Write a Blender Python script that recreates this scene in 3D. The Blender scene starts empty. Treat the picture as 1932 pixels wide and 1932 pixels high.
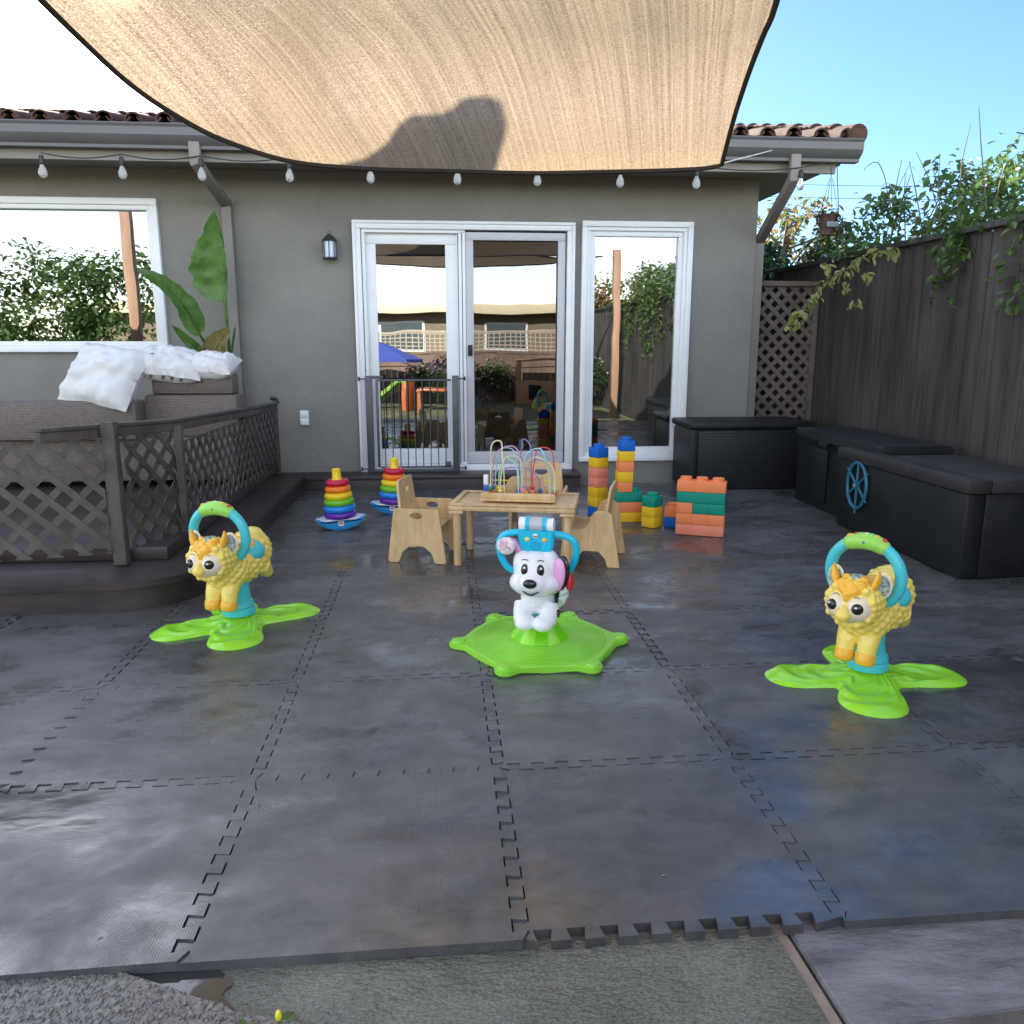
import bpy, bmesh, math, random
from mathutils import Vector, Matrix, Euler, noise
random.seed(7)
R = math.radians
PI = math.pi
sc = bpy.context.scene
COL = sc.collection

# ---------------------------------------------------------------- camera
FPX, CPX = 1530.0, 966.0          # focal length and centre, in 1932-pixel units
PITCH, YAW, CAMH = R(11.69), R(-5), 1.17
cam_d = bpy.data.cameras.new('camera')
cam_d.sensor_width = 36.0
cam_d.lens = 36.0 * FPX / 1932.0
cam_d.clip_start = 0.05
cam_d.clip_end = 3000
cam = bpy.data.objects.new('camera', cam_d)
COL.objects.link(cam)
cam.location = (0, 0, CAMH)
cam.rotation_euler = (R(90) - PITCH, 0, YAW)
sc.camera = cam
# ---------------------------------------------------------------- world, sun, exposure
SUN_AZ, SUN_EL = R(18), R(24)     # azimuth to the left of the house axis
to_sun = Vector((-math.sin(SUN_AZ) * math.cos(SUN_EL), math.cos(SUN_AZ) * math.cos(SUN_EL), math.sin(SUN_EL)))
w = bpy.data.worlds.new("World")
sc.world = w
w.use_nodes = True
nt = w.node_tree
bg = nt.nodes['Background']
sky = nt.nodes.new('ShaderNodeTexSky')
sky.sky_type = 'NISHITA'
sky.sun_disc = False
sky.sun_elevation = SUN_EL
sky.sun_rotation = -SUN_AZ
sky.air_density = 1.0
sky.dust_density = 0.4
sky.ozone_density = 1.5
# sky gradient added to light the scene: dimmed in front, whitened overhead and behind
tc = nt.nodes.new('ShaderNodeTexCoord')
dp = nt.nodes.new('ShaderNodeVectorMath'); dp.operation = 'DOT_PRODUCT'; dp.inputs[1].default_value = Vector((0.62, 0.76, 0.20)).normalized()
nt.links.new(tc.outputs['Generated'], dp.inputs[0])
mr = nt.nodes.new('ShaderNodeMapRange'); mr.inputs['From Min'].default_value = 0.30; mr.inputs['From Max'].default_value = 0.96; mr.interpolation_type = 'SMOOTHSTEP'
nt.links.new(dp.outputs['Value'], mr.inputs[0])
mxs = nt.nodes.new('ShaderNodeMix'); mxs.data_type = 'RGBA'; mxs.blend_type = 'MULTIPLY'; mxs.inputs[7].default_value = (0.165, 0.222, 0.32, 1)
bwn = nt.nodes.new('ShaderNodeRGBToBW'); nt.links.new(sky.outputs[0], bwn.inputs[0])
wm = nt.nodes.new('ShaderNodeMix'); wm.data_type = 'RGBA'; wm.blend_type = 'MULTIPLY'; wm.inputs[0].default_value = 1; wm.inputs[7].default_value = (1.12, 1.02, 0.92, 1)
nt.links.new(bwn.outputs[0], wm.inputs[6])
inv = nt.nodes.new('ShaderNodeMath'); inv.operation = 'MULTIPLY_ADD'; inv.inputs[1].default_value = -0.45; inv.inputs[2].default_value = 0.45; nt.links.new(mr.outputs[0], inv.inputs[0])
sky_whiten = nt.nodes.new('ShaderNodeMix'); sky_whiten.data_type = 'RGBA'; nt.links.new(inv.outputs[0], sky_whiten.inputs[0]); nt.links.new(sky.outputs[0], sky_whiten.inputs[6]); nt.links.new(wm.outputs[2], sky_whiten.inputs[7])
nt.links.new(mr.outputs[0], mxs.inputs[0]); nt.links.new(sky_whiten.outputs[2], mxs.inputs[6])
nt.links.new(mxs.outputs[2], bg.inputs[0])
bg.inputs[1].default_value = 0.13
sd = bpy.data.lights.new('sun', 'SUN')
sd.energy = 3.2
sd.angle = R(0.5)
sd.color = (1.0, 0.93, 0.81)
so = bpy.data.objects.new('sun', sd)
COL.objects.link(so)
so.rotation_euler = to_sun.to_track_quat('Z', 'Y').to_euler()
sc.view_settings.view_transform = 'Standard'
sc.view_settings.look = 'None'
sc.view_settings.gamma = 1
sc.view_settings.exposure = 2.75
sc.render.resolution_x = 1024
sc.render.resolution_y = 1024
sc.cycles.max_bounces = 10
sc.cycles.transparent_max_bounces = 16

# ---------------------------------------------------------------- pixel -> point helpers (places real objects at their own depth)
_cp, _sp = math.cos(PITCH), math.sin(PITCH)
_fw = Vector((-math.sin(YAW) * _cp, math.cos(YAW) * _cp, -_sp))
_rt = Vector((math.cos(YAW), math.sin(YAW), 0))
_up = Vector((-math.sin(YAW) * _sp, math.cos(YAW) * _sp, _cp))
def ray(x, y): return _fw + _rt * ((x - CPX) / FPX) - _up * ((y - CPX) / FPX)
def at(x, y, Y):
    r = ray(x, y); t = Y / r.y
    return Vector((r.x * t, Y, CAMH + r.z * t))
def gnd(x, y, z=0.0):
    r = ray(x, y); t = (z - CAMH) / r.z
    return Vector((r.x * t, r.y * t, z))

# ---------------------------------------------------------------- materials
MATS = {}
def new_mat(name):
    m = bpy.data.materials.new(name); m.use_nodes = True
    return m, m.node_tree, m.node_tree.nodes['Principled BSDF']
def N(nt, t, **kw):
    n = nt.nodes.new(t)
    for k, v in kw.items():
        if k in n.inputs: n.inputs[k].default_value = v
        else: setattr(n, k, v)
    return n
def ramp(nt, a, b, pa=0.3, pb=0.7, src=None):
    r = nt.nodes.new('ShaderNodeValToRGB')
    e = r.color_ramp.elements
    e[0].position, e[1].position = pa, pb
    e[0].color = a if len(a) == 4 else (*a, 1)
    e[1].color = b if len(b) == 4 else (*b, 1)
    if src is not None: nt.links.new(src, r.inputs[0])
    return r
def coords(nt, kind='Object', scale=(1, 1, 1), rot=(0, 0, 0)):
    if kind == 'World':
        g = nt.nodes.new('ShaderNodeNewGeometry'); out = g.outputs['Position']
    else:
        g = nt.nodes.new('ShaderNodeTexCoord'); out = g.outputs[kind]
    mp = nt.nodes.new('ShaderNodeMapping')
    mp.inputs['Scale'].default_value = scale
    mp.inputs['Rotation'].default_value = rot
    nt.links.new(out, mp.inputs[0])
    return mp.outputs[0]
def mat(name, c, rough=0.5, var=0.12, scale=8, bump=0.0, bscale=60, metal=0.0, spec=0.5, coat=0.0, kind='Object', stretch=(1, 1, 1), c2=None, sss=0.0, detail=6, rvar=0.1, bdist=0.002):
    """general painted / plastic / stucco / wood surface: two tones of noise, roughness variation, bump"""
    if name in MATS: return MATS[name]
    m, nt, p = new_mat(name)
    v = coords(nt, kind, stretch)
    n = N(nt, 'ShaderNodeTexNoise', Scale=scale, Detail=detail, Roughness=0.6)
    nt.links.new(v, n.inputs['Vector'])
    lo = tuple(max(0, x * (1 - var)) for x in c)
    hi = tuple(min(1, x * (1 + var)) for x in (c2 or c))
    r = ramp(nt, lo, hi, 0.3, 0.7, n.outputs[0])
    nt.links.new(r.outputs[0], p.inputs['Base Color'])
    rr = ramp(nt, (max(0, rough - rvar),) * 3, (min(1, rough + rvar),) * 3, 0.3, 0.7, n.outputs[0])
    nt.links.new(rr.outputs[0], p.inputs['Roughness'])
    p.inputs['Metallic'].default_value = metal
    p.inputs['Specular IOR Level'].default_value = spec
    p.inputs['Coat Weight'].default_value = coat
    if sss:
        p.inputs['Subsurface Weight'].default_value = sss
        p.inputs['Subsurface Radius'].default_value = (0.02, 0.015, 0.01)
        p.inputs['Subsurface Scale'].default_value = 0.3
    if bump:
        b = N(nt, 'ShaderNodeBump', Strength=bump, Distance=bdist)
        n2 = N(nt, 'ShaderNodeTexNoise', Scale=bscale, Detail=5, Roughness=0.6)
        nt.links.new(v, n2.inputs['Vector'])
        nt.links.new(n2.outputs[0], b.inputs['Height'])
        nt.links.new(b.outputs[0], p.inputs['Normal'])
    MATS[name] = m
    return m

def mat_foam_mat():
    m, nt, p = new_mat('wet_rubber_mat')
    v = coords(nt, 'World')
    big = N(nt, 'ShaderNodeTexNoise', Scale=1.3, Detail=7, Roughness=0.62, Distortion=0.6)
    nt.links.new(v, big.inputs['Vector'])
    sm = N(nt, 'ShaderNodeTexNoise', Scale=6.0, Detail=8, Roughness=0.7, Distortion=0.4)
    nt.links.new(coords(nt, 'World', (1, 1.8, 1)), sm.inputs['Vector'])
    oi = nt.nodes.new('ShaderNodeObjectInfo')
    # base: charcoal with dusty dried stains
    r1 = ramp(nt, (0.050, 0.050, 0.053), (0.125, 0.123, 0.122), 0.33, 0.72, sm.outputs[0])
    r2 = ramp(nt, (0.75, 0.75, 0.75), (1.25, 1.24, 1.22), 0.35, 0.65, big.outputs[0])
    mx = N(nt, 'ShaderNodeMix', data_type='RGBA', blend_type='MULTIPLY'); mx.inputs[0].default_value = 1
    nt.links.new(r1.outputs[0], mx.inputs[6]); nt.links.new(r2.outputs[0], mx.inputs[7])
    pr = N(nt, 'ShaderNodeMapRange'); pr.inputs['To Min'].default_value = 0.82; pr.inputs['To Max'].default_value = 1.15
    nt.links.new(oi.outputs['Random'], pr.inputs[0])
    mx2 = N(nt, 'ShaderNodeMix', data_type='RGBA', blend_type='MULTIPLY'); mx2.inputs[0].default_value = 1
    cmb = nt.nodes.new('ShaderNodeCombineColor')
    for i in range(3): nt.links.new(pr.outputs[0], cmb.inputs[i])
    nt.links.new(mx.outputs[2], mx2.inputs[6]); nt.links.new(cmb.outputs[0], mx2.inputs[7])
    # reddish mud stains
    st = N(nt, 'ShaderNodeTexNoise', Scale=1.7, Detail=6, Roughness=0.65)
    nt.links.new(coords(nt, 'World', (1, 1, 1), (0, 0, 1.0)), st.inputs['Vector'])
    sr = ramp(nt, (0, 0, 0), (0.30, 0.30, 0.30), 0.6, 0.75, st.outputs[0])
    mx3 = N(nt, 'ShaderNodeMix', data_type='RGBA'); mx3.inputs[7].default_value = (0.115, 0.085, 0.066, 1)
    nt.links.new(sr.outputs[0], mx3.inputs[0]); nt.links.new(mx2.outputs[2], mx3.inputs[6])
    nt.links.new(mx3.outputs[2], p.inputs['Base Color'])
    # wet film: smooth patches among damp ones
    wet = N(nt, 'ShaderNodeTexNoise', Scale=1.9, Detail=7, Roughness=0.62, Distortion=0.3)
    nt.links.new(coords(nt, 'World', (1, 1.35, 1), (0, 0, 0.5)), wet.inputs['Vector'])
    wr = ramp(nt, (0.48,) * 3, (0.05,) * 3, 0.44, 0.68, wet.outputs[0])
    el = wr.color_ramp.elements.new(0.54); el.color = (0.24, 0.24, 0.24, 1)
    nt.links.new(wr.outputs[0], p.inputs['Roughness'])
    p.inputs['Specular IOR Level'].default_value = 0.85
    # woven grip texture, drowned where the film is thick, plus slow ripples
    wx = N(nt, 'ShaderNodeTexWave', Scale=55.0, Distortion=0.4); wx.bands_direction = 'X'
    wy = N(nt, 'ShaderNodeTexWave', Scale=55.0, Distortion=0.4); wy.bands_direction = 'Y'
    nt.links.new(v, wx.inputs['Vector']); nt.links.new(v, wy.inputs['Vector'])
    mul = N(nt, 'ShaderNodeMath', operation='MULTIPLY')
    nt.links.new(wx.outputs[1], mul.inputs[0]); nt.links.new(wy.outputs[1], mul.inputs[1])
    b1 = N(nt, 'ShaderNodeBump', Distance=0.0012)
    bs = ramp(nt, (0.6,) * 3, (0.03,) * 3, 0.40, 0.60, wet.outputs[0])
    nt.links.new(bs.outputs[0], b1.inputs['Strength'])
    nt.links.new(mul.outputs[0], b1.inputs['Height'])
    b2 = N(nt, 'ShaderNodeBump', Strength=0.2, Distance=0.010)
    n3 = N(nt, 'ShaderNodeTexNoise', Scale=5.0, Detail=3, Roughness=0.5)
    nt.links.new(coords(nt, 'World', (1, 2.0, 1), (0, 0, 0.15)), n3.inputs['Vector'])
    nt.links.new(n3.outputs[0], b2.inputs['Height'])
    nt.links.new(b1.outputs[0], b2.inputs['Normal'])
    nt.links.new(b2.outputs[0], p.inputs['Normal'])
    return m

def mat_sail():
    m, nt, p = new_mat('shade_cloth')
    out = nt.nodes['Material Output']
    v = coords(nt, 'UV', (330, 2.0, 1))
    n = N(nt, 'ShaderNodeTexNoise', Scale=1.0, Detail=5, Roughness=0.7)
    nt.links.new(v, n.inputs['Vector'])
    v2 = coords(nt, 'World', (110, 110, 110))
    n2 = N(nt, 'ShaderNodeTexNoise', Scale=1.0, Detail=3, Roughness=0.8)
    nt.links.new(v2, n2.inputs['Vector'])
    w2 = N(nt, 'ShaderNodeMath', operation='MULTIPLY'); w2.inputs[1].default_value = 1.5; nt.links.new(n2.outputs[0], w2.inputs[0])
    ad = N(nt, 'ShaderNodeMath', operation='ADD')
    nt.links.new(n.outputs[0], ad.inputs[0]); nt.links.new(w2.outputs[0], ad.inputs[1])
    hf = N(nt, 'ShaderNodeMath', operation='MULTIPLY'); hf.inputs[1].default_value = 0.4
    nt.links.new(ad.outputs[0], hf.inputs[0])
    cr = ramp(nt, (0.11, 0.079, 0.049), (0.40, 0.307, 0.208), 0.36, 0.66, hf.outputs[0])
    df = N(nt, 'ShaderNodeBsdfDiffuse'); tl = N(nt, 'ShaderNodeBsdfTranslucent')
    rf = N(nt, 'ShaderNodeBsdfRefraction', Roughness=0.45, IOR=1.02); tp = N(nt, 'ShaderNodeBsdfTransparent')
    for s in (df, tl, rf): nt.links.new(cr.outputs[0], s.inputs[0])
    dk = ramp(nt, (0.12, 0.09, 0.065), (0.28, 0.215, 0.16), 0.34, 0.66, hf.outputs[0])
    nt.links.new(dk.outputs[0], df.inputs[0])
    a = N(nt, 'ShaderNodeMixShader'); a.inputs[0].default_value = 0.62
    nt.links.new(df.outputs[0], a.inputs[1]); nt.links.new(tl.outputs[0], a.inputs[2])
    b = N(nt, 'ShaderNodeMixShader'); b.inputs[0].default_value = 0.05
    nt.links.new(a.outputs[0], b.inputs[1]); nt.links.new(rf.outputs[0], b.inputs[2])
    hole = ramp(nt, (0.0,) * 3, (0.06,) * 3, 0.5, 0.75, n2.outputs[0])
    c = N(nt, 'ShaderNodeMixShader')
    nt.links.new(hole.outputs[0], c.inputs[0])
    nt.links.new(b.outputs[0], c.inputs[1]); nt.links.new(tp.outputs[0], c.inputs[2])
    nt.links.new(c.outputs[0], out.inputs[0])
    bp = N(nt, 'ShaderNodeBump', Strength=0.35, Distance=0.01)
    nt.links.new(n.outputs[0], bp.inputs['Height'])
    nt.links.new(bp.outputs[0], df.inputs['Normal']); nt.links.new(bp.outputs[0], tl.inputs['Normal'])
    return m

def mat_glass(name='window_glass', refl=0.20, tint=(0.55, 0.6, 0.6), wav=0.0010):
    m, nt, p = new_mat(name)
    out = nt.nodes['Material Output']
    gl = N(nt, 'ShaderNodeBsdfGlossy', Roughness=0.0); gl.inputs[0].default_value = (0.95, 0.97, 1, 1)
    tp = N(nt, 'ShaderNodeBsdfTransparent'); tp.inputs[0].default_value = (*tint, 1)
    lw = N(nt, 'ShaderNodeFresnel', IOR=1.5)
    mr = N(nt, 'ShaderNodeMath', operation='ADD'); mr.inputs[1].default_value = refl; mr.use_clamp = True
    nt.links.new(lw.outputs[0], mr.inputs[0])
    mx = N(nt, 'ShaderNodeMixShader')
    nt.links.new(mr.outputs[0], mx.inputs[0]); nt.links.new(tp.outputs[0], mx.inputs[1]); nt.links.new(gl.outputs[0], mx.inputs[2])
    nt.links.new(mx.outputs[0], out.inputs[0])
    n = N(nt, 'ShaderNodeTexNoise', Scale=2.2, Detail=1)
    nt.links.new(coords(nt, 'World', (1, 1, 1)), n.inputs['Vector'])
    b = N(nt, 'ShaderNodeBump', Strength=1.0, Distance=wav)
    nt.links.new(n.outputs[0], b.inputs['Height']); nt.links.new(b.outputs[0], gl.inputs['Normal'])
    return m

def mat_boards(name, c1, c2, axis='X', width=0.14, rough=0.75, kind='World', grain=(30, 30, 2)):
    """weathered boards: grain stretched along the board and a tone per board"""
    m, nt, p = new_mat(name)
    v = coords(nt, kind, grain)
    n = N(nt, 'ShaderNodeTexNoise', Scale=1.0, Detail=7, Roughness=0.7, Distortion=0.3)
    nt.links.new(v, n.inputs['Vector'])
    v2 = coords(nt, kind, (2.2, 2.2, 0.7))
    n2 = N(nt, 'ShaderNodeTexNoise', Scale=1.0, Detail=4)
    nt.links.new(v2, n2.inputs['Vector'])
    ad = N(nt, 'ShaderNodeMath', operation='ADD'); nt.links.new(n.outputs[0], ad.inputs[0]); nt.links.new(n2.outputs[0], ad.inputs[1])
    hf = N(nt, 'ShaderNodeMath', operation='MULTIPLY'); hf.inputs[1].default_value = 0.5
    nt.links.new(ad.outputs[0], hf.inputs[0])
    r = ramp(nt, c1, c2, 0.36, 0.64, hf.outputs[0])
    nt.links.new(r.outputs[0], p.inputs['Base Color'])
    p.inputs['Roughness'].default_value = rough
    b = N(nt, 'ShaderNodeBump', Strength=0.5, Distance=0.003)
    nt.links.new(n.outputs[0], b.inputs['Height']); nt.links.new(b.outputs[0], p.inputs['Normal'])
    return m

def mat_leaf(name, c, c2, trans=0.35, rough=0.45):
    m, nt, p = new_mat(name)
    v = coords(nt, 'World', (1, 1, 1))
    n = N(nt, 'ShaderNodeTexNoise', Scale=9.0, Detail=5, Roughness=0.7)
    nt.links.new(v, n.inputs['Vector'])
    r = ramp(nt, c, c2, 0.35, 0.68, n.outputs[0])
    nt.links.new(r.outputs[0], p.inputs['Base Color'])
    p.inputs['Roughness'].default_value = rough
    tl = N(nt, 'ShaderNodeBsdfTranslucent'); nt.links.new(r.outputs[0], tl.inputs[0])
    mx = N(nt, 'ShaderNodeMixShader'); mx.inputs[0].default_value = trans
    nt.links.new(p.outputs[0], mx.inputs[1]); nt.links.new(tl.outputs[0], mx.inputs[2])
    nt.links.new(mx.outputs[0], nt.nodes['Material Output'].inputs[0])
    return m

def mat_weave(name, c1, c2, sx=60, sz=60, bump=0.8):
    m, nt, p = new_mat(name)
    g = nt.nodes.new('ShaderNodeNewGeometry')
    sep = nt.nodes.new('ShaderNodeSeparateXYZ'); nt.links.new(g.outputs['Position'], sep.inputs[0])
    a = N(nt, 'ShaderNodeMath', operation='ADD'); nt.links.new(sep.outputs[0], a.inputs[0]); nt.links.new(sep.outputs[1], a.inputs[1])
    cmb = nt.nodes.new('ShaderNodeCombineXYZ'); nt.links.new(a.outputs[0], cmb.inputs[0]); nt.links.new(sep.outputs[2], cmb.inputs[1])
    br = nt.nodes.new('ShaderNodeTexBrick')
    br.inputs['Scale'].default_value = 1.0
    br.inputs['Brick Width'].default_value = sx
    br.inputs['Row Height'].default_value = sz
    br.inputs['Mortar Size'].default_value = min(sx, sz) * 0.14
    br.inputs['Mortar Smooth'].default_value = 0.6
    br.inputs['Color1'].default_value = (*c1, 1); br.inputs['Color2'].default_value = (*c2, 1)
    br.inputs['Mortar'].default_value = (c1[0] * .25, c1[1] * .25, c1[2] * .25, 1)
    nt.links.new(cmb.outputs[0], br.inputs['Vector'])
    nt.links.new(br.outputs['Color'], p.inputs['Base Color'])
    inv = N(nt, 'ShaderNodeMath', operation='SUBTRACT'); inv.inputs[0].default_value = 1
    nt.links.new(br.outputs['Fac'], inv.inputs[1])
    b = N(nt, 'ShaderNodeBump', Strength=bump, Distance=0.006)
    nt.links.new(inv.outputs[0], b.inputs['Height']); nt.links.new(b.outputs[0], p.inputs['Normal'])
    p.inputs['Roughness'].default_value = 0.5
    return m

M_MAT = mat_foam_mat()
M_SAIL = mat_sail()
M_GLASS = mat_glass()
def mat_stucco():
    m, nt, p = new_mat('grey_stucco')
    v = coords(nt, 'World')
    n = N(nt, 'ShaderNodeTexNoise', Scale=1.2, Detail=9, Roughness=0.7); nt.links.new(v, n.inputs['Vector'])
    dr = N(nt, 'ShaderNodeTexNoise', Scale=1.0, Detail=6, Roughness=0.65); nt.links.new(coords(nt, 'World', (3, 3, 1.2)), dr.inputs['Vector'])
    gr = N(nt, 'ShaderNodeTexNoise', Scale=120.0, Detail=4, Roughness=0.7); nt.links.new(v, gr.inputs['Vector'])
    r = ramp(nt, (0.205, 0.196, 0.178), (0.262, 0.252, 0.228), 0.3, 0.7, n.outputs[0])
    r2 = ramp(nt, (0.975,) * 3, (1.01,) * 3, 0.32, 0.55, dr.outputs[0]); r3 = ramp(nt, (0.82,) * 3, (1.14,) * 3, 0.35, 0.65, gr.outputs[0])
    a = N(nt, 'ShaderNodeMix', data_type='RGBA', blend_type='MULTIPLY'); a.inputs[0].default_value = 1
    c = N(nt, 'ShaderNodeMix', data_type='RGBA', blend_type='MULTIPLY'); c.inputs[0].default_value = 1
    nt.links.new(r.outputs[0], a.inputs[6]); nt.links.new(r2.outputs[0], a.inputs[7]); nt.links.new(a.outputs[2], c.inputs[6]); nt.links.new(r3.outputs[0], c.inputs[7])
    nt.links.new(c.outputs[2], p.inputs['Base Color']); p.inputs['Roughness'].default_value = .9; p.inputs['Specular IOR Level'].default_value = .2
    g2 = N(nt, 'ShaderNodeTexNoise', Scale=38.0, Detail=6, Roughness=0.7); nt.links.new(v, g2.inputs['Vector'])
    b = N(nt, 'ShaderNodeBump', Strength=0.9, Distance=0.008); nt.links.new(g2.outputs[0], b.inputs['Height']); nt.links.new(b.outputs[0], p.inputs['Normal'])
    return m
M_STUCCO = mat_stucco()
M_VINYL = mat('white_vinyl', (0.78, 0.79, 0.80), 0.35, 0.04, 5, spec=0.4)
M_SCREENF = mat('grey_screen_frame', (0.50, 0.50, 0.52), 0.4, 0.04, 5)
M_GUTTER = mat('charcoal_painted_metal', (0.115, 0.11, 0.115), 0.45, 0.08, 4, spec=0.4)
M_TRIM = mat('grey_painted_trim', (0.20, 0.185, 0.165), 0.6, 0.08, 4)
M_TILE = mat('terracotta_tile', (0.055, 0.031, 0.024), 0.9, 0.4, 9, 0.4, 80, spec=.2, c2=(0.085, 0.048, 0.036))
M_DKWOOD = mat_boards('dark_stained_boards', (0.022, 0.016, 0.016), (0.060, 0.045, 0.042), rough=0.42, grain=(4, 25, 25))
M_LATT = mat_boards('weathered_lattice', (0.042, 0.034, 0.030), (0.135, 0.115, 0.102), rough=0.8, grain=(9, 9, 9))
M_LATT2 = mat_boards('brown_lattice', (0.06, 0.045, 0.036), (0.16, 0.125, 0.105), rough=0.8, grain=(9, 9, 9))
M_FENCE = mat_boards('weathered_fence_boards', (0.012, 0.010, 0.010), (0.085, 0.072, 0.065), rough=0.85, grain=(20, 20, 1.6))
M_CEDAR = mat_boards('cedar_post', (0.24, 0.13, 0.08), (0.42, 0.26, 0.17), rough=0.7, grain=(20, 20, 1.6))
M_BLACKPL = mat('black_resin', (0.008, 0.009, 0.011), 0.5, 0.2, 6, 0.2, 200, spec=0.4)
M_RESINW = mat_weave('black_resin_weave', (0.009, 0.010, 0.012), (0.014, 0.015, 0.018), 0.045, 0.022, 1.0)
M_BLACKM = mat('black_metal', (0.03, 0.03, 0.035), 0.4, 0.1, 20)
M_GATEM = mat('charcoal_gate_metal', (0.07, 0.075, 0.08), 0.4, 0.1, 20)
M_WICKER = mat_weave('brown_wicker', (0.19, 0.15, 0.13), (0.25, 0.205, 0.18), 0.017, 0.0105, 1.0)
M_CUSH = mat('white_cushion_fabric', (0.68, 0.67, 0.66), 0.9, 0.06, 6, 0.4, 40, spec=0.1, bdist=0.008)
M_CORD = mat('black_cord', (0.015, 0.015, 0.017), 0.5, 0.1, 30)
M_GROUND = mat('garden_ground', (0.10, 0.11, 0.05), 0.9, 0.4, 3, 0.5, 30, kind='World', c2=(0.17, 0.16, 0.08))
M_DARKROOM = mat('room_wall_paint', (0.10, 0.10, 0.11), 0.8, 0.1, 3)

# ---------------------------------------------------------------- mesh builder
class MB:
    def __init__(s):
        s.bm = bmesh.new(); s.mats = []; s.uv = None
    def mi(s, m):
        if m is None: return 0
        if m not in s.mats: s.mats.append(m)
        return s.mats.index(m)
    def faces(s, vs, fs, m=None):
        bv = [s.bm.verts.new(v) for v in vs]; i = s.mi(m); out = []
        for f in fs:
            try:
                q = s.bm.faces.new([bv[k] for k in f]); q.material_index = i; out.append(q)
            except ValueError: pass
        return bv, out
    def box(s, a, b, m=None, bev=0.0, M=None, seg=2):
        x0, y0, z0 = a; x1, y1, z1 = b
        t = bmesh.new()
        vs = [t.verts.new(v) for v in ((x0, y0, z0), (x1, y0, z0), (x1, y1, z0), (x0, y1, z0), (x0, y0, z1), (x1, y0, z1), (x1, y1, z1), (x0, y1, z1))]
        for f in ((0, 3, 2, 1), (4, 5, 6, 7), (0, 1, 5, 4), (1, 2, 6, 5), (2, 3, 7, 6), (3, 0, 4, 7)): t.faces.new([vs[k] for k in f])
        if bev > 0: bmesh.ops.bevel(t, geom=list(t.edges), offset=bev, segments=seg, affect='EDGES', profile=0.5)
        s.merge(t, m, M); return s
    def merge(s, t, m=None, M=None):
        i = s.mi(m); mp = {}
        for v in t.verts: mp[v] = s.bm.verts.new((M @ v.co) if M is not None else v.co)
        for f in t.faces:
            try:
                q = s.bm.faces.new([mp[v] for v in f.verts]); q.material_index = i
            except ValueError: pass
        t.free()
    def tube(s, pts, r, m=None, seg=8, cap=True, closed=False, flat=None):
        pts = [Vector(p) for p in pts]; n = len(pts)
        rr = r if isinstance(r, (list, tuple)) else [r] * n
        rings = []; prev = None
        for i, p in enumerate(pts):
            if closed: d = pts[(i + 1) % n] - pts[i - 1]
            else: d = pts[min(i + 1, n - 1)] - pts[max(i - 1, 0)]
            if d.length < 1e-9: d = Vector((0, 0, 1))
            d.normalize()
            if prev is None:
                u = d.cross(Vector((0, 0, 1)))
                if u.length < 1e-3: u = d.cross(Vector((0, 1, 0)))
            else: u = prev - d * prev.dot(d)
            u.normalize(); prev = u; v = d.cross(u)
            fl = flat or 1.0
            rings.append([p + (u * math.cos(2 * PI * k / seg) + v * math.sin(2 * PI * k / seg) * fl) * rr[i] for k in range(seg)])
        vs = [q for g in rings for q in g]; fs = []
        for i in range(n if closed else n - 1):
            j = (i + 1) % n
            for k in range(seg):
                l = (k + 1) % seg
                fs.append((i * seg + k, i * seg + l, j * seg + l, j * seg + k))
        if cap and not closed:
            fs.append(tuple(range(seg))[::-1]); fs.append(tuple((n - 1) * seg + k for k in range(seg)))
        s.faces(vs, fs, m); return s
    def lathe(s, prof, m=None, seg=32, M=None, c=(0, 0, 0)):
        vs = []; fs = []; n = len(prof)
        for k in range(seg):
            a = 2 * PI * k / seg
            for r_, z in prof:
                v = Vector((c[0] + r_ * math.cos(a), c[1] + r_ * math.sin(a), c[2] + z))
                vs.append(M @ v if M is not None else v)
        for k in range(seg):
            l = (k + 1) % seg
            for i in range(n - 1): fs.append((k * n + i, l * n + i, l * n + i + 1, k * n + i + 1))
        fs.append(tuple(k * n for k in range(seg))[::-1]); fs.append(tuple(k * n + n - 1 for k in range(seg)))
        s.faces(vs, fs, m); return s
    def prism(s, poly, h0, h1, m=None, M=None, holes=(), bev=0.0):
        """poly in xy, extruded from z=h0 to z=h1; holes are polygons; optional rim bevel"""
        t = bmesh.new(); es = []
        for lp in [poly] + list(holes):
            vv = [t.verts.new((x, y, h0)) for x, y in lp]
            es += [t.edges.new((vv[i], vv[(i + 1) % len(vv)])) for i in range(len(vv))]
        if holes:
            bmesh.ops.triangle_fill(t, edges=es, use_beauty=True)
        else: t.faces.new(t.verts[:])
        base = list(t.faces)
        for f in base:
            f.normal_update()
            if f.normal.z > 0: f.normal_flip()
        r = bmesh.ops.extrude_face_region(t, geom=base)
        nv = [g for g in r['geom'] if isinstance(g, bmesh.types.BMVert)]
        for v in nv: v.co.z = h1
        if bev:
            ed = [e for e in t.edges if len(e.link_faces) == 2 and abs(e.verts[0].co.z - e.verts[1].co.z) < 1e-7 and e.calc_face_angle(0) > 1.0]
            bmesh.ops.bevel(t, geom=ed, offset=bev, segments=2, affect='EDGES')
        s.merge(t, m, M); return s
    def ell(s, c, r, m=None, rot=None, seg=20, rings=12):
        t = bmesh.new()
        bmesh.ops.create_uvsphere(t, u_segments=seg, v_segments=rings, radius=1)
        rr = (r, r, r) if not isinstance(r, (tuple, list)) else r
        M = Matrix.Translation(Vector(c))
        if rot is not None: M = M @ Euler(rot).to_matrix().to_4x4()
        M = M @ Matrix.Diagonal((*rr, 1))
        s.merge(t, m, M); return s
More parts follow.
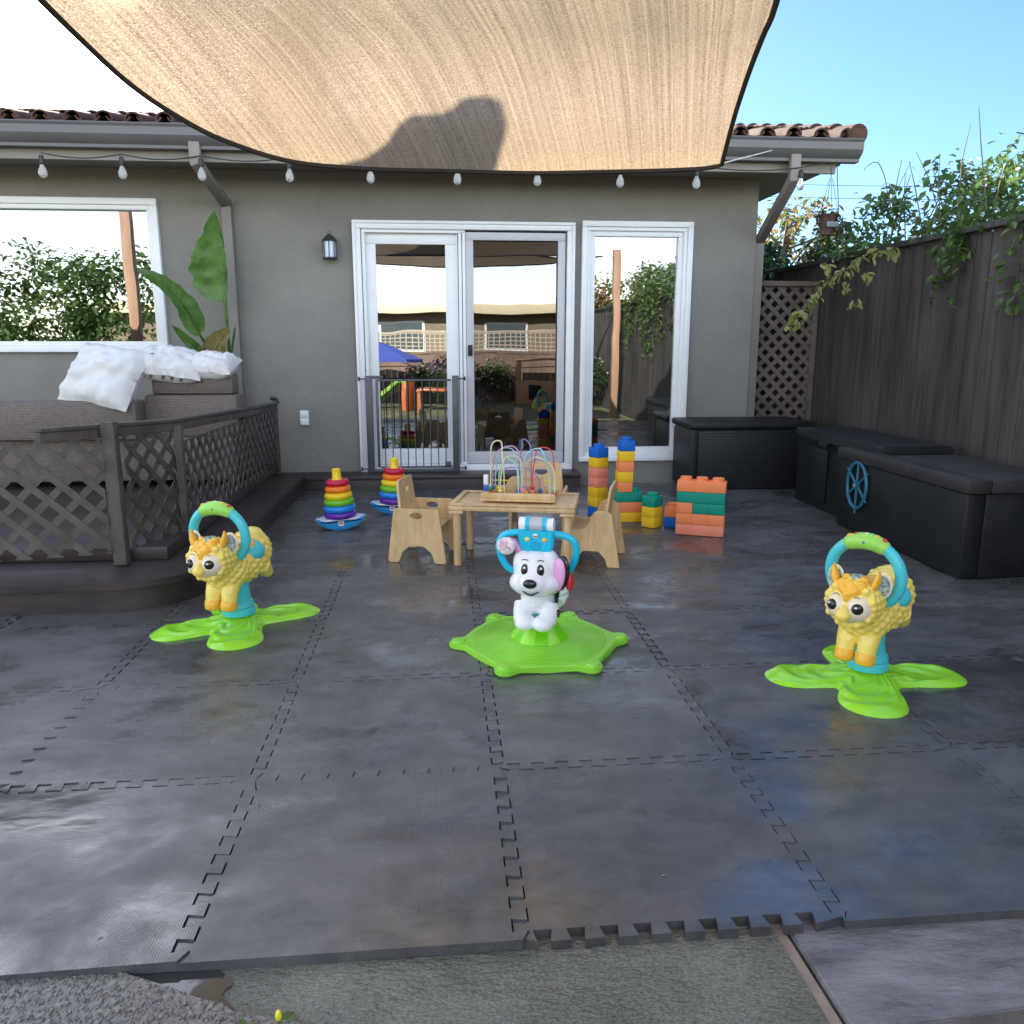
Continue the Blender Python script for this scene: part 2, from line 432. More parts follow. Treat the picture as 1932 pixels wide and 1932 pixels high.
    def build(s, name, m=None, parent=None, smooth=35, remesh=None, label=None):
        me = bpy.data.meshes.new(name)
        bmesh.ops.recalc_face_normals(s.bm, faces=s.bm.faces)
        s.bm.to_mesh(me); s.bm.free()
        if m is not None and not s.mats: me.materials.append(m)
        for k in s.mats: me.materials.append(k)
        o = bpy.data.objects.new(name, me); COL.objects.link(o)
        if remesh:
            md = o.modifiers.new('r', 'REMESH'); md.mode = 'VOXEL'; md.voxel_size = remesh[0]; md.use_smooth_shade = True
            if remesh[1]:
                ms = o.modifiers.new('s', 'SMOOTH'); ms.iterations = remesh[1]; ms.factor = 0.5
            dg = bpy.context.evaluated_depsgraph_get(); dg.update()
            me2 = bpy.data.meshes.new_from_object(o.evaluated_get(dg))
            o.modifiers.clear(); o.data = me2; me2.name = name
            for p in me2.polygons: p.use_smooth = True
        elif smooth:
            for p in me.polygons: p.use_smooth = True
            me.set_sharp_from_angle(angle=R(smooth))
        if parent is not None: o.parent = parent
        if label: o['label'] = label
        return o

def tag(o, label=None, cat=None, group=None, kind=None):
    if label: o['label'] = label
    if cat: o['category'] = cat
    if group: o['group'] = group
    if kind: o['kind'] = kind
    return o
def thing(name, label, cat, loc=(0, 0, 0), rz=0.0, group=None):
    o = bpy.data.objects.new(name, None); COL.objects.link(o)
    o.location = loc; o.rotation_euler = (0, 0, rz); o.empty_display_size = 0.1
    return tag(o, label, cat, group)
def copy_tree(o, parent=None):
    c = o.copy(); COL.objects.link(c)
    if parent is not None: c.parent = parent
    for ch in list(o.children): copy_tree(ch, c)
    return c
def axis_mat(o, xd, yd, zd):
    M = Matrix.Identity(4)
    for i in range(3): M[i][0] = xd[i]; M[i][1] = yd[i]; M[i][2] = zd[i]; M[i][3] = o[i]
    return M

# ================================================================ THE SETTING
WY = 6.9; GY0 = 6.30
b = MB(); b.faces([(-400, -400, -0.10), (400, -400, -0.10), (400, 600, -0.10), (-400, 600, -0.10)], [(0, 1, 2, 3)])
tag(b.build('ground', M_GROUND, smooth=0), kind='structure')

def mat_patio():
    m, nt, p = new_mat('wet_patio_concrete')
    v = coords(nt, 'World')
    n = N(nt, 'ShaderNodeTexNoise', Scale=3.0, Detail=8, Roughness=0.7, Distortion=0.4); nt.links.new(v, n.inputs['Vector'])
    r = ramp(nt, (0.14, 0.135, 0.105), (0.27, 0.255, 0.205), 0.35, 0.68, n.outputs[0])
    sp = N(nt, 'ShaderNodeTexNoise', Scale=160.0, Detail=3); nt.links.new(v, sp.inputs['Vector'])
    sr = ramp(nt, (0.55,) * 3, (1.2,) * 3, 0.36, 0.6, sp.outputs[0])
    mx = N(nt, 'ShaderNodeMix', data_type='RGBA', blend_type='MULTIPLY'); mx.inputs[0].default_value = 0.7
    nt.links.new(r.outputs[0], mx.inputs[6]); nt.links.new(sr.outputs[0], mx.inputs[7]); nt.links.new(mx.outputs[2], p.inputs['Base Color'])
    rr = ramp(nt, (0.10,) * 3, (0.42,) * 3, 0.4, 0.62, n.outputs[0]); nt.links.new(rr.outputs[0], p.inputs['Roughness'])
    n2 = N(nt, 'ShaderNodeTexNoise', Scale=38.0, Detail=5, Roughness=0.65); nt.links.new(coords(nt, 'World', (1, 2.2, 1), (0, 0, 0.6)), n2.inputs['Vector'])
    b = N(nt, 'ShaderNodeBump', Strength=1.0, Distance=0.014); nt.links.new(n2.outputs[0], b.inputs['Height']); nt.links.new(b.outputs[0], p.inputs['Normal'])
    return m
M_PATIO = mat_patio()
M_FLAG = mat('flagstone', (0.135, 0.125, 0.122), 0.3, 0.3, 4, 0.8, 14, kind='World', stretch=(1, 2.5, 1), c2=(0.21, 0.195, 0.19), bdist=0.012)
M_GROUT = mat('sandy_grout', (0.26, 0.20, 0.145), 0.8, 0.2, 30, 0.6, 120, kind='World')
def zslab(poly, z0, z1, m, name, bev=0.0):
    b = MB(); b.prism(poly, z0, z1, bev=bev); return b.build(name, m, smooth=25)
# concrete patio, a joint of grout, a flagstone
j0, j1 = gnd(1470, 1740, -0.02), gnd(1600, 1945, -0.02)
dj = (j1 - j0).normalized(); jb = j0 - dj * 2.0; je = j1 + dj * 0.32; nx = Vector((-dj.y, dj.x, 0)) * 0.011
if nx.x < 0: nx = -nx
tag(zslab([(-6, 0.45), (je.x - nx.x, 0.45), (jb.x - nx.x, jb.y), (jb.x - nx.x, 7.0), (-6, 7.0)], -0.09, -0.024, M_PATIO, 'patio'), kind='structure')
tag(zslab([(je.x - nx.x, 0.45), (je.x + nx.x, 0.45), (jb.x + nx.x, jb.y), (jb.x + nx.x, 7.0), (jb.x - nx.x, 7.0), (jb.x - nx.x, jb.y)], -0.09, -0.0255, M_GROUT, 'paving_joint'), kind='structure')
f0 = gnd(1590, 1932, -0.02)
tag(zslab([(j1.x + nx.x, j1.y), (j1.x + .35, j1.y + .02), (3.2, j1.y + .10), (3.2, 7.0), (jb.x + nx.x, 7.0), (jb.x + nx.x, jb.y)], -0.09, -0.022, M_FLAG, 'paving_stone', 0.006), kind='structure')

# pebble border with lumpy relief, and the puddle between it and the concrete
def rpoly0(pts, n=5):
    out = []; L = len(pts)
    for i in range(L):
        a = Vector(pts[i - 1]); p = Vector(pts[i]); c = Vector(pts[(i + 1) % L]); A = (a + p) / 2; Cc = (p + c) / 2
        for k in range(n):
            t_ = k / n; q = A * (1 - t_) ** 2 + p * 2 * t_ * (1 - t_) + Cc * t_ ** 2; out.append((q.x, q.y))
    return out
def gravel_patch():
    b = MB(); rnd = random.Random(3)
    edge = [gnd(x, y, -0.02) for x, y in ((200, 1832), (300, 1862), (350, 1880), (375, 1890), (420, 1900), (440, 1915), (500, 1925), (560, 1935), (600, 1955), (640, 1995))]
    poly = [(p.x, p.y) for p in edge] + [(-0.30, 0.45), (-3.0, 0.45), (-3.0, 1.5)]
    b.prism(poly, -0.05, -0.012)
    from mathutils.geometry import intersect_point_tri_2d
    def inside(x, y):
        c = False; j = len(poly) - 1
        for i in range(len(poly)):
            if ((poly[i][1] > y) != (poly[j][1] > y)) and (x < (poly[j][0] - poly[i][0]) * (y - poly[i][1]) / (poly[j][1] - poly[i][1]) + poly[i][0]): c = not c
            j = i
        return c
    for k in range(11000):
        x = rnd.uniform(-1.3, -0.2); y = rnd.uniform(0.95, 1.45)
        if not inside(x, y): continue
        r = rnd.uniform(0.0018, 0.0045)
        t = bmesh.new(); bmesh.ops.create_icosphere(t, subdivisions=1, radius=1)
        b.merge(t, None, Matrix.Translation((x, y, -0.012)) @ Matrix.Diagonal((r, r * rnd.uniform(.7, 1.2), r * 0.6, 1)))
    return b.build('gravel', mat('pebble_gravel', (0.07, 0.066, 0.06), 0.5, 0.5, 90, kind='World', c2=(0.19, 0.175, 0.155)), smooth=60)
tag(gravel_patch(), kind='stuff')
M_WATER, _nt, _p = new_mat('puddle_water')
_p.inputs['Base Color'].default_value = (0.035, 0.036, 0.032, 1); _p.inputs['Roughness'].default_value = 0.07; _p.inputs['Specular IOR Level'].default_value = 0.8
_n = N(_nt, 'ShaderNodeTexNoise', Scale=14.0, Detail=2); _nt.links.new(coords(_nt, 'World'), _n.inputs['Vector'])
_b = N(_nt, 'ShaderNodeBump', Strength=0.15, Distance=0.004); _nt.links.new(_n.outputs[0], _b.inputs['Height']); _nt.links.new(_b.outputs[0], _p.inputs['Normal'])
b = MB(); pp = [gnd(x, y, -0.02) for x, y in ((245, 1826), (330, 1824), (400, 1826), (425, 1834), (415, 1848), (432, 1842), (445, 1850), (425, 1866), (418, 1878), (432, 1892), (446, 1916), (410, 1912), (370, 1904), (330, 1890), (280, 1876), (235, 1866))]
_r = random.Random(8); pq = rpoly0([(p.x, p.y) for p in pp]); b.prism([(x + _r.uniform(-.0025, .0025), y + _r.uniform(-.0015, .0015)) for x, y in pq], -0.03, -0.0215)
tag(b.build('puddle', M_WATER, smooth=0), kind='structure')

# ---------------------------------------------------------------- interlocking mats
XS = [0.145 + 0.672 * k for k in range(-4, 6)]
YS = [1.41] + [1.43 + 0.66 * k for k in range(1, 8)] + [6.64]
NT = 9
def zig(p, q, g):
    """shared dovetail line from p to q, pushed sideways by g"""
    p = Vector(p); q = Vector(q); d = (q - p); L = d.length; d.normalize(); n = Vector((-d.y, d.x)); out = []
    dep = 0.017; fl = 0.006; pitch = (L - 0.05) / NT
    for i in range(NT):
        s0 = 0.025 + i * pitch
        a0, a1 = s0 + 0.02 * pitch, s0 + 0.5 * pitch
        out += [(a0 + fl / 2, -dep), (a0 - fl / 2, dep), (a1 + fl / 2, dep), (a1 - fl / 2, -dep)]
    out2 = [p]
    for k, (s_, o_) in enumerate(out):
        gg = g
        out2.append(p + d * (s_) + n * (o_ + gg))
    out2.append(q)
    return [(v.x, v.y) for v in out2]
ROWN = ['front row', 'second row', 'third row', 'fourth row', 'fifth row', 'sixth row', 'seventh row', 'row by the step']
COLN = ['far left column', 'left column', 'second column from left', 'column left of centre', 'column right of centre', 'third column from right', 'second column from right', 'right column by the boxes', 'far right column']
THK = 0.0225
rnd = random.Random(11)
for i in range(len(XS) - 1):
    for j in range(len(YS) - 1):
        if i < 2 and j > 3: continue
        if XS[i] > 2.9: continue
        x0, x1 = XS[i], XS[i + 1]; y0, y1 = YS[j], YS[j + 1]; g = 0.0021
        poly = []
        # front (y0): left -> right
        if j == 0:
            if i == 4: poly += zig((x0, y0 + 0.012), (x1, y0 + 0.012), g)
            else: poly += [(x0 + g, y0 + (0.0 if i != 2 else -0.012)), (x1 - g, y0)]
        else: poly += zig((x0, y0), (x1, y0), g)
        poly += zig((x1, y0), (x1, y1), g)
        if j == len(YS) - 2: poly += [(x1 - g, y1), (x0 + g, y1)]
        else: poly += zig((x0, y1), (x1, y1), -g)[::-1]
        poly += zig((x0, y0), (x0, y1), -g)[::-1]
        pl2 = []
        for q in poly:
            if not pl2 or (Vector(q) - Vector(pl2[-1])).length > .0005: pl2.append(q)
        if (Vector(pl2[0]) - Vector(pl2[-1])).length < .0005: pl2.pop()
        b = MB(); b.prism([(x - (x0 + x1) / 2, y - (y0 + y1) / 2) for x, y in pl2], -THK, 0.0)
        o = b.build('foam_floor_mat', M_MAT, smooth=30)
        o.location = ((x0 + x1) / 2, (y0 + y1) / 2, rnd.uniform(-0.0012, 0.0012))
        o.rotation_euler = (rnd.uniform(-.007, .007), rnd.uniform(-.006, .006), 0)
        tag(o, 'dark grey puzzle mat in the %s, %s' % (ROWN[j], COLN[i]), 'floor mat', 'interlocking floor mats')

# ---------------------------------------------------------------- house
house = thing('house', 'single storey grey stucco house with white framed glass door and clay tile roof', 'house', (0, 0, 0))
HX0, HX1 = -9.0, 2.655
DX0, DX1, DZ0, DZ1 = -0.66, 1.10, 0.115, 2.125      # sliding door opening
WX0, WX1, WZ0, WZ1 = 1.19, 2.095, 0.19, 2.148       # side window
LX0, LX1, LZ0, LZ1 = -3.6, -2.185, 1.12, 2.27       # left window
b = MB(); T = 0.18; ZT = 2.56
def wallbox(x0, x1, z0, z1): b.box((x0, WY, z0), (x1, WY + T, z1))
# outline with holes as a single front face block
holes = [[(DX0, DZ0), (DX1, DZ0), (DX1, DZ1), (DX0, DZ1)], [(WX0, WZ0), (WX1, WZ0), (WX1, WZ1), (WX0, WZ1)], [(LX0, LZ0), (LX1, LZ0), (LX1, LZ1), (LX0, LZ1)]]
Mw = axis_mat((0, WY, 0), (1, 0, 0), (0, 0, 1), (0, 1, 0))
b.prism([(HX0, -0.1), (HX1, -0.1), (HX1, ZT), (HX0, ZT)], 0, T, None, Mw, holes)
b.box((HX1 - T, WY + T + .001, -0.1), (HX1, WY + 7.5, ZT))
gz = math.tan(R(14))
b.prism([(WY + T, ZT + .001), (11.2, ZT + .001), (11.2, 2.62 + (11.2 - GY0) * gz), (WY + T, 2.62 + (WY + T - GY0) * gz)], HX1 - T, HX1 - .01, None, axis_mat((0, 0, 0), (0, 1, 0), (0, 0, 1), (1, 0, 0)))
b.prism([(11.2, ZT + .001), (14.2, ZT + .001), (11.2, 2.62 + (11.2 - GY0) * gz)], HX1 - T, HX1 - .01, None, axis_mat((0, 0, 0), (0, 1, 0), (0, 0, 1), (1, 0, 0)))
b.build('wall', M_STUCCO, house, smooth=20)
# room behind the glass
b = MB()
b.box((HX0 + 1, WY + 4.2, -0.02), (HX1 - T - .01, WY + 4.3, ZT - 0.02)); b.box((HX0 + 1, WY + T + .01, 0.02), (HX1 - T - .01, WY + 4.2, 0.09))
b.box((HX0 + 1, WY + T + .01, ZT - 0.1), (HX1 - T - .01, WY + 4.2, ZT - 0.02)); b.box((HX0 + 0.9, WY + T + .01, 0), (HX0 + 1, WY + 4.2, ZT - 0.02))
b.build('room', M_DARKROOM, house, smooth=0)
# things inside the room
t = thing('side_table', 'small teal table standing inside behind the side window', 'table', (1.75, 7.9, 0.09))
b = MB(); b.box((-.45, -.25, .48), (.45, .25, .52), bev=.005); b.build('table_top', mat('teal_paint', (0.03, 0.16, 0.2), 0.4), t)
for sx in (-.4, .4):
    for sy in (-.2, .2):
        b = MB(); b.box((sx - .02, sy - .02, 0), (sx + .02, sy + .02, .48)); b.build('leg', MATS['teal_paint'], t)
# eave: soffit, fascia, gutter, tiles
GY = 6.30; EX = 3.16
b = MB(); b.box((HX0, GY + 0.03, 2.50), (EX - 0.10, WY + 1.2, 2.545)); b.box((HX0, GY + .02, 2.44), (EX - .14, GY + .055, 2.60)); b.build('fascia', M_TRIM, house, smooth=0)
def gutter_profile(x0, x1):
    b = MB()
    pr = [(0.0, 2.505), (0.0, 2.66), (-0.008, 2.66), (-0.125, 2.66), (-0.13, 2.652), (-0.118, 2.635), (-0.118, 2.585), (-0.100, 2.555), (-0.062, 2.528), (-0.062, 2.507)]
    M = axis_mat((x0, GY, 0), (0, 1, 0), (0, 0, 1), (1, 0, 0))
    b.prism(pr, 0, x1 - x0, None, M)
    return b
gutter_profile(HX0, EX).build('gutter', M_GUTTER, house, smooth=25)
def roof():
    b = MB(); slope = math.tan(R(14)); y0, y1 = GY - 0.07, 11.2
    pitch = 0.205; r = 0.062
    def zz(y): return 2.70 + (y - GY) * slope
    b.faces([(HX0, y0 + .02, zz(y0) - .03), (EX - .06, y0 + .02, zz(y0) - .03), (EX - .06, y1, zz(y1) - .03), (HX0, y1, zz(y1) - .03),
             (HX0, y0 + .02, zz(y0) - .07), (EX - .06, y0 + .02, zz(y0) - .07), (EX - .06, y1, zz(y1) - .07), (HX0, y1, zz(y1) - .07)],
            [(0, 1, 2, 3), (4, 7, 6, 5), (0, 4, 5, 1), (1, 5, 6, 2), (2, 6, 7, 3), (3, 7, 4, 0)])
    b.faces([(HX0, y1, zz(y1) - .03), (EX - .06, y1, zz(y1) - .03), (EX - .06, 16.0, 2.6), (HX0, 16.0, 2.6)], [(0, 1, 2, 3)])
    nseg = 12; rowlen = 0.36; rnd = random.Random(5)
    k = 0; x = EX - 0.11
    while x > -5.0:
        nrow = 13
        for j in range(nrow):
            ya = y0 + j * rowlen; yb = ya + rowlen + .05; dz = rnd.uniform(-.004, .004); dx = rnd.uniform(-.006, .006)
            vs = []; 
            for yy, rr, dd in ((ya, r, .012), (yb, r * .86, -.006)):
                for q in range(nseg + 1):
                    a = PI * q / nseg
                    for th in (0, .012): vs.append((x + dx + math.cos(a) * (rr - th), yy, zz(yy) - .012 + math.sin(a) * (rr - th) + dd + dz))
            m = 2 * (nseg + 1); fs = []
            for q in range(nseg):
                a_ = 2 * q; fs += [(a_, a_ + 2, m + a_ + 2, m + a_), (a_ + 1, m + a_ + 1, m + a_ + 3, a_ + 3), (a_, a_ + 1, a_ + 3, a_ + 2)]
            b.faces(vs, fs)
            # trough between the barrels
            vs = []; xc = x - pitch / 2
            for yy, dd in ((ya, .004), (yb, -.01)):
                for q in range(nseg + 1):
                    a = PI + PI * q / nseg
                    for th in (0, .012): vs.append((xc + math.cos(a) * (pitch / 2 - r * .5 + th) , yy, zz(yy) + .022 + math.sin(a) * (.034 + th) + dd))
            b.faces(vs, fs)
        x -= pitch
    return b
roof().build('roof', M_TILE, house, smooth=40)
# rake tile at the right end
b = MB(); sl = math.tan(R(14))
for j in range(13):
    ya = GY - .10 + j * .36; yb = ya + .40
    b.tube([(EX - .045, ya, 2.715 + (ya - GY) * sl), (EX - .045, yb, 2.715 + (yb - GY) * sl - .015)], [.075, .064], seg=16)
b.build('ridge_tile', M_TILE, house, smooth=40)
# unseen shadow caster for the shade sail: shaped further down once the sail is known
# stone foot of the wall and the dark step in front
b = MB(); b.box((-1.5, 6.62, -0.09), (1.155, WY - .002, 0.085), bev=.004); b.box((-1.5, 6.60, 0.0855), (1.155, WY - .004, 0.113), bev=.004)
b.build('step_board', M_DKWOOD, house, smooth=25)

def frame_ring(b, x0, x1, z0, z1, w, y0, y1, m=None, wb=None, bev=.004):
    wb = wb or w
    b.box((x0, y0, z0 + wb), (x0 + w, y1, z1 - w), m, bev); b.box((x1 - w, y0, z0 + wb), (x1, y1, z1 - w), m, bev)
    b.box((x0, y0, z1 - w), (x1, y1, z1), m, bev); b.box((x0, y0, z0), (x1, y1, z0 + wb), m, bev)
# sliding door
door = MB(); frame_ring(door, DX0 - .006, DX1 + .006, DZ0, DZ1, .05, WY - .035, WY + .10); door.box((DX0 + .05, WY - .012, DZ0 + .05), (DX0 + .075, WY + .07, DZ1 - .05)); door.box((DX0 + .075, WY - .012, DZ1 - .075), (0.17, WY + .07, DZ1 - .05))
frame_ring(door, DX0 - .02, DX1 + .02, DZ0 - .002, DZ1 + .014, .024, WY - .046, WY - .0355)
door_o = door.build('sliding_door', M_VINYL, house)
b = MB(); frame_ring(b, DX0 + .056, 0.158, DZ0 + .052, DZ1 - .06, .10, WY + .035, WY + .075, wb=.13)
b.box((0.150, WY + .020, DZ0 + .052), (0.160, WY + .075, DZ1 - .06)); b.build('door_panel', M_VINYL, door_o)
b = MB(); b.box((-0.51, WY + .05, .29), (0.062, WY + .058, 1.985)); b.build('glass_pane', M_GLASS, door_o, smooth=0)
b = MB(); frame_ring(b, 0.165, 0.222, DZ0 + .045, DZ1 - .045, .026, WY - .01, WY + .06); b.build('centre_post', M_VINYL, door_o)
b = MB(); frame_ring(b, 0.224, 1.045, DZ0 + .055, DZ1 - .065, .062, WY - .005, WY + .02, wb=.10); b.build('screen_frame', M_SCREENF, door_o)
b = MB(); b.box((0.27, WY + .045, .22), (1.0, WY + .053, 2.02)); b.build('glass_pane', mat_glass('screened_glass', 0.10, (0.35, 0.37, 0.38)), door_o, smooth=0)
b = MB(); b.box((0.235, WY - .03, 1.075), (0.272, WY - .006, 1.165), bev=.006); b.build('handle', M_BLACKPL, door_o)
b = MB(); b.box((-0.60, WY + .0, 1.06), (-0.575, WY + .034, 1.26), bev=.006); b.box((-0.602, WY - .016, 1.10), (-0.586, WY + .0, 1.22), bev=.005); b.build('handle', M_VINYL, door_o, label='white pull handle')
b = MB(); b.box((DX0 + .06, WY + .18, DZ0), (DX1 - .02, WY + .2, DZ1 - .02))
b.bm.free()
# side window
wn = MB(); frame_ring(wn, WX0 - .012, WX1 + .012, WZ0 - .012, WZ1 + .008, .045, WY - .04, WY + .09); frame_ring(wn, WX0 + .033, WX1 - .033, WZ0 + .033, WZ1 - .037, .03, WY - .022, WY + .09); frame_ring(wn, WX0 + .063, WX1 - .063, WZ0 + .063, WZ1 - .067, .042, WY + .0, WY + .07)
wno = wn.build('window', M_VINYL, house)
b = MB(); b.box((WX0 + .10, WY + .03, WZ0 + .09), (WX1 - .10, WY + .038, WZ1 - .10)); b.build('glass_pane', M_GLASS, wno, smooth=0)
# left window
wn = MB(); frame_ring(wn, LX0 - .012, LX1 + .012, LZ0 - .012, LZ1 + .008, .05, WY - .04, WY + .09); frame_ring(wn, LX0 + .038, LX1 - .038, LZ0 + .038, LZ1 - .042, .035, WY - .022, WY + .07)
wlo = wn.build('window', M_VINYL, house)
b = MB(); b.box((LX0 + .07, WY + .03, LZ0 + .07), (LX1 - .07, WY + .038, LZ1 - .07)); b.build('glass_pane', M_GLASS, wlo, smooth=0)

# downspouts
def downspout(path, name='downspout'):
    b = MB(); w_, d_ = .038, .028
    for a, c in zip(path[:-1], path[1:]):
        a = Vector(a); c = Vector(c); d = (c - a); L = d.length; d.normalize()
        side = Vector((0, 1, 0)); side = (side - d * side.dot(d)); side.normalize(); u = d.cross(side)
        b.box((-w_, -d_, -.02), (w_, d_, L + .02), None, .006, axis_mat(a, u, side, d))
    return b.build(name, M_TRIM, house, smooth=30)
downspout([(-1.68, 6.235, 2.55), (-1.68, 6.235, 2.42), (-1.64, 6.86, 2.24), (-1.64, 6.86, 0.14)])
downspout([(2.66, 6.235, 2.55), (2.66, 6.235, 2.38), (2.705, 6.96, 2.02), (2.705, 6.96, 0.0)])

# ---------------------------------------------------------------- shade sail
def far_edge():
    px = [(40, -40, 3.55), (140, 60, 3.9), (243, 155, 4.2), (330, 215, 4.4), (420, 262, 4.55), (550, 303, 4.7), (700, 317, 4.75), (850, 321, 4.78), (1000, 325, 4.78), (1120, 323, 4.78), (1250, 320, 4.75), (1330, 316, 4.72), (1362, 309, 4.68)]
    return [at(*p) for p in px]
def rt_edge():
    px = [(1362, 309, 4.68), (1368, 285, 4.6), (1374, 262, 4.5), (1390, 205, 4.25), (1415, 130, 3.95), (1440, 65, 3.65), (1467, -5, 3.3)]
    p = [at(*q) for q in px]
    return p + [Vector((1.02, 2.4, 2.52)), Vector((1.10, 1.2, 2.55)), Vector((2.0, 0.3, 2.55)), Vector((2.75, -0.1, 2.62))]
def resample(pts, n):
    L = [0]
    for a, c in zip(pts[:-1], pts[1:]): L.append(L[-1] + (c - a).length)
    out = []
    for k in range(n + 1):
        s_ = L[-1] * k / n
        for i in range(len(pts) - 1):
            if s_ <= L[i + 1] + 1e-9:
                t_ = (s_ - L[i]) / max(1e-9, L[i + 1] - L[i])
                p0 = pts[max(0, i - 1)]; p1 = pts[i]; p2 = pts[i + 1]; p3 = pts[min(len(pts) - 1, i + 2)]
                out.append(0.5 * ((2 * p1) + (p2 - p0) * t_ + (2 * p0 - 5 * p1 + 4 * p2 - p3) * t_ ** 2 + (3 * p1 - p0 - 3 * p2 + p3) * t_ ** 3)); break
    return out
NU, NV = 72, 64
FE = resample(far_edge(), NU)
RE = resample(rt_edge(), NV)
LE = resample([FE[0], Vector((-1.40, 2.8, 2.74)), Vector((-1.15, 2.0, 2.7)), Vector((-1.2, 1.0, 2.7)), Vector((-2.3, -0.4, 2.8))], NV)
BE = resample([LE[-1], Vector((-1.3, -0.15, 2.5)), Vector((0.2, -0.05, 2.42)), Vector((1.6, -0.1, 2.48)), RE[-1]], NU)
def sail_pt(i, j):
    u = i / NU; v = j / NV
    p = FE[i] * (1 - v) + BE[i] * v + LE[j] * (1 - u) + RE[j] * u - (FE[0] * (1 - u) * (1 - v) + FE[NU] * u * (1 - v) + BE[0] * (1 - u) * v + BE[NU] * u * v)
    p = p.copy(); e = math.sin(PI * u) * math.sin(PI * v)
    p.z += 0.10 * e + 0.008 * math.sin(u * 46 + v * 5) * min(1, 6 * e) + 0.02 * noise.noise(Vector((u * 9, v * 2, 0))) * min(1, 5 * e)
    return p
SP = [[sail_pt(i, j) for j in range(NV + 1)] for i in range(NU + 1)]
sail = thing('shade_sail', 'large tan shade cloth sail stretched over the play area', 'shade sail', (0, 0, 0))
me = bpy.data.meshes.new('cloth'); bm = bmesh.new(); uvl = bm.loops.layers.uv.new('UVMap')
vv = [[bm.verts.new(p) for p in row] for row in SP]
ca, sa = math.cos(R(17)), math.sin(R(17))
for i in range(NU):
    for j in range(NV):
        f = bm.faces.new((vv[i][j], vv[i + 1][j], vv[i + 1][j + 1], vv[i][j + 1])); f.smooth = True
        for l in f.loops:
            c = l.vert.co
            l[uvl].uv = ((c.x * ca - c.y * sa) / 5, (c.x * sa + c.y * ca) / 5)
bm.to_mesh(me); bm.free(); me.materials.append(M_SAIL)
o = bpy.data.objects.new('cloth', me); COL.objects.link(o); o.parent = sail
M_HEM = mat('brown_hem_webbing', (0.035, 0.028, 0.026), 0.8, 0.2, 60)
b = MB(); loop = FE + RE[1:] + BE[::-1][1:] + LE[::-1][1:-1]
b.tube([p + Vector((0, 0, -.004)) for p in loop], .014, seg=6, closed=True, flat=.9); b.build('hem', M_HEM, sail)
b = MB()
b.tube([FE[0], Vector((-3.6, 3.3, 3.35))], .006, seg=6); b.tube([RE[-1], Vector((2.93, -.16, 2.66))], .006, seg=6); b.tube([BE[0], Vector((-3.3, -.7, 2.85))], .006, seg=6)
b.tube([FE[NU] + Vector((-.01, .01, 0)), Vector((2.45, 6.165, 2.56))], .004, seg=6)
b.build('cord', mat('pale_rope', (0.5, 0.48, 0.45), 0.8), sail)
# unseen shadow caster added on the roof, outline traced back from its cloth shadow
shp = [(640, 330), (700, 316), (740, 290), (765, 258), (790, 242), (845, 240), (866, 230), (885, 212), (912, 206), (945, 209), (960, 218), (955, 245), (945, 270), (938, 295), (925, 318), (915, 340)]
pl_p = SP[NU // 2][0]; pl_n = (SP[NU // 2 + 8][0] - SP[NU // 2 - 8][0]).cross(SP[NU // 2][10] - SP[NU // 2][0]).normalized()
camp = Vector((0, 0, CAMH)); CY = 8.9; cp_ = []
for x, y in shp:
    r = ray(x, y); t_ = (pl_p - camp).dot(pl_n) / r.dot(pl_n); q = camp + r * t_
    q = q + to_sun * ((CY - q.y) / to_sun.y); cp_.append((q.x, q.z))
ch = MB(); ch.prism(cp_, -0.14, 0.14, None, axis_mat((0, CY, 0), (1, 0, 0), (0, 0, 1), (0, 1, 0)))
print('CHIM', [tuple(round(v, 2) for v in c) for c in cp_])
b2 = min(c[1] for c in cp_)
ch.box((min(c[0] for c in cp_) + .06, CY - .12, b2 - .9), (max(c[0] for c in cp_) - .06, CY + .12, b2 + .02))
ch.build('chimney', M_STUCCO, house, smooth=30)

# sail post on the right side (seen in the window reflection) and left post
def post(x, y, h, lab):
    t = thing('wooden_post', lab, 'post', (x, y, -.1))
    b = MB(); b.box((-.06, -.06, 0), (.06, .06, h + .1), bev=.006); b.build('timber', M_CEDAR, t)
    b = MB(); b.tube([(-.04, 0, h - .02), (-.09, 0, h - .02), (-.11, 0, h)], .006, seg=6); b.build('hook', M_BLACKM, t)
post(3.0, -.16, 2.72, 'tall orange cedar post holding the shade sail beside the fence')
post(-3.4, -.75, 2.95, 'tall orange cedar post holding the shade sail at the left rear')
post(-3.7, 3.3, 3.45, 'tall cedar post at the left side of the deck')

# ---------------------------------------------------------------- string lights
sl_ = thing('string_light', 'string of clear bulbs with black sockets hung along the roof gutter', 'string light', (0, 6.20, 0))
bx = [-2.7, -2.17, -1.636, -1.033, -.468, .149, .727, 1.336, 1.907, 2.70]
wire = []
for a, c in zip(bx[:-1], bx[1:]):
    for k in range(8):
        t_ = k / 8; wire.append((a + (c - a) * t_, 0, 2.475 - .03 * math.sin(PI * t_) - .02))
wire += [(2.7, 0, 2.455), (2.92, 0.02, 2.5)]
b = MB(); b.tube(wire, .004, seg=6); b.build('wire', M_CORD, sl_)
M_BULB, _nt, _p = new_mat('bulb_glass')
_p.inputs['Base Color'].default_value = (0.95, 0.95, 0.93, 1); _p.inputs['Roughness'].default_value = 0.05; _p.inputs['Transmission Weight'].default_value = 0.75; _p.inputs['IOR'].default_value = 1.2
bm_, sk_ = None, None
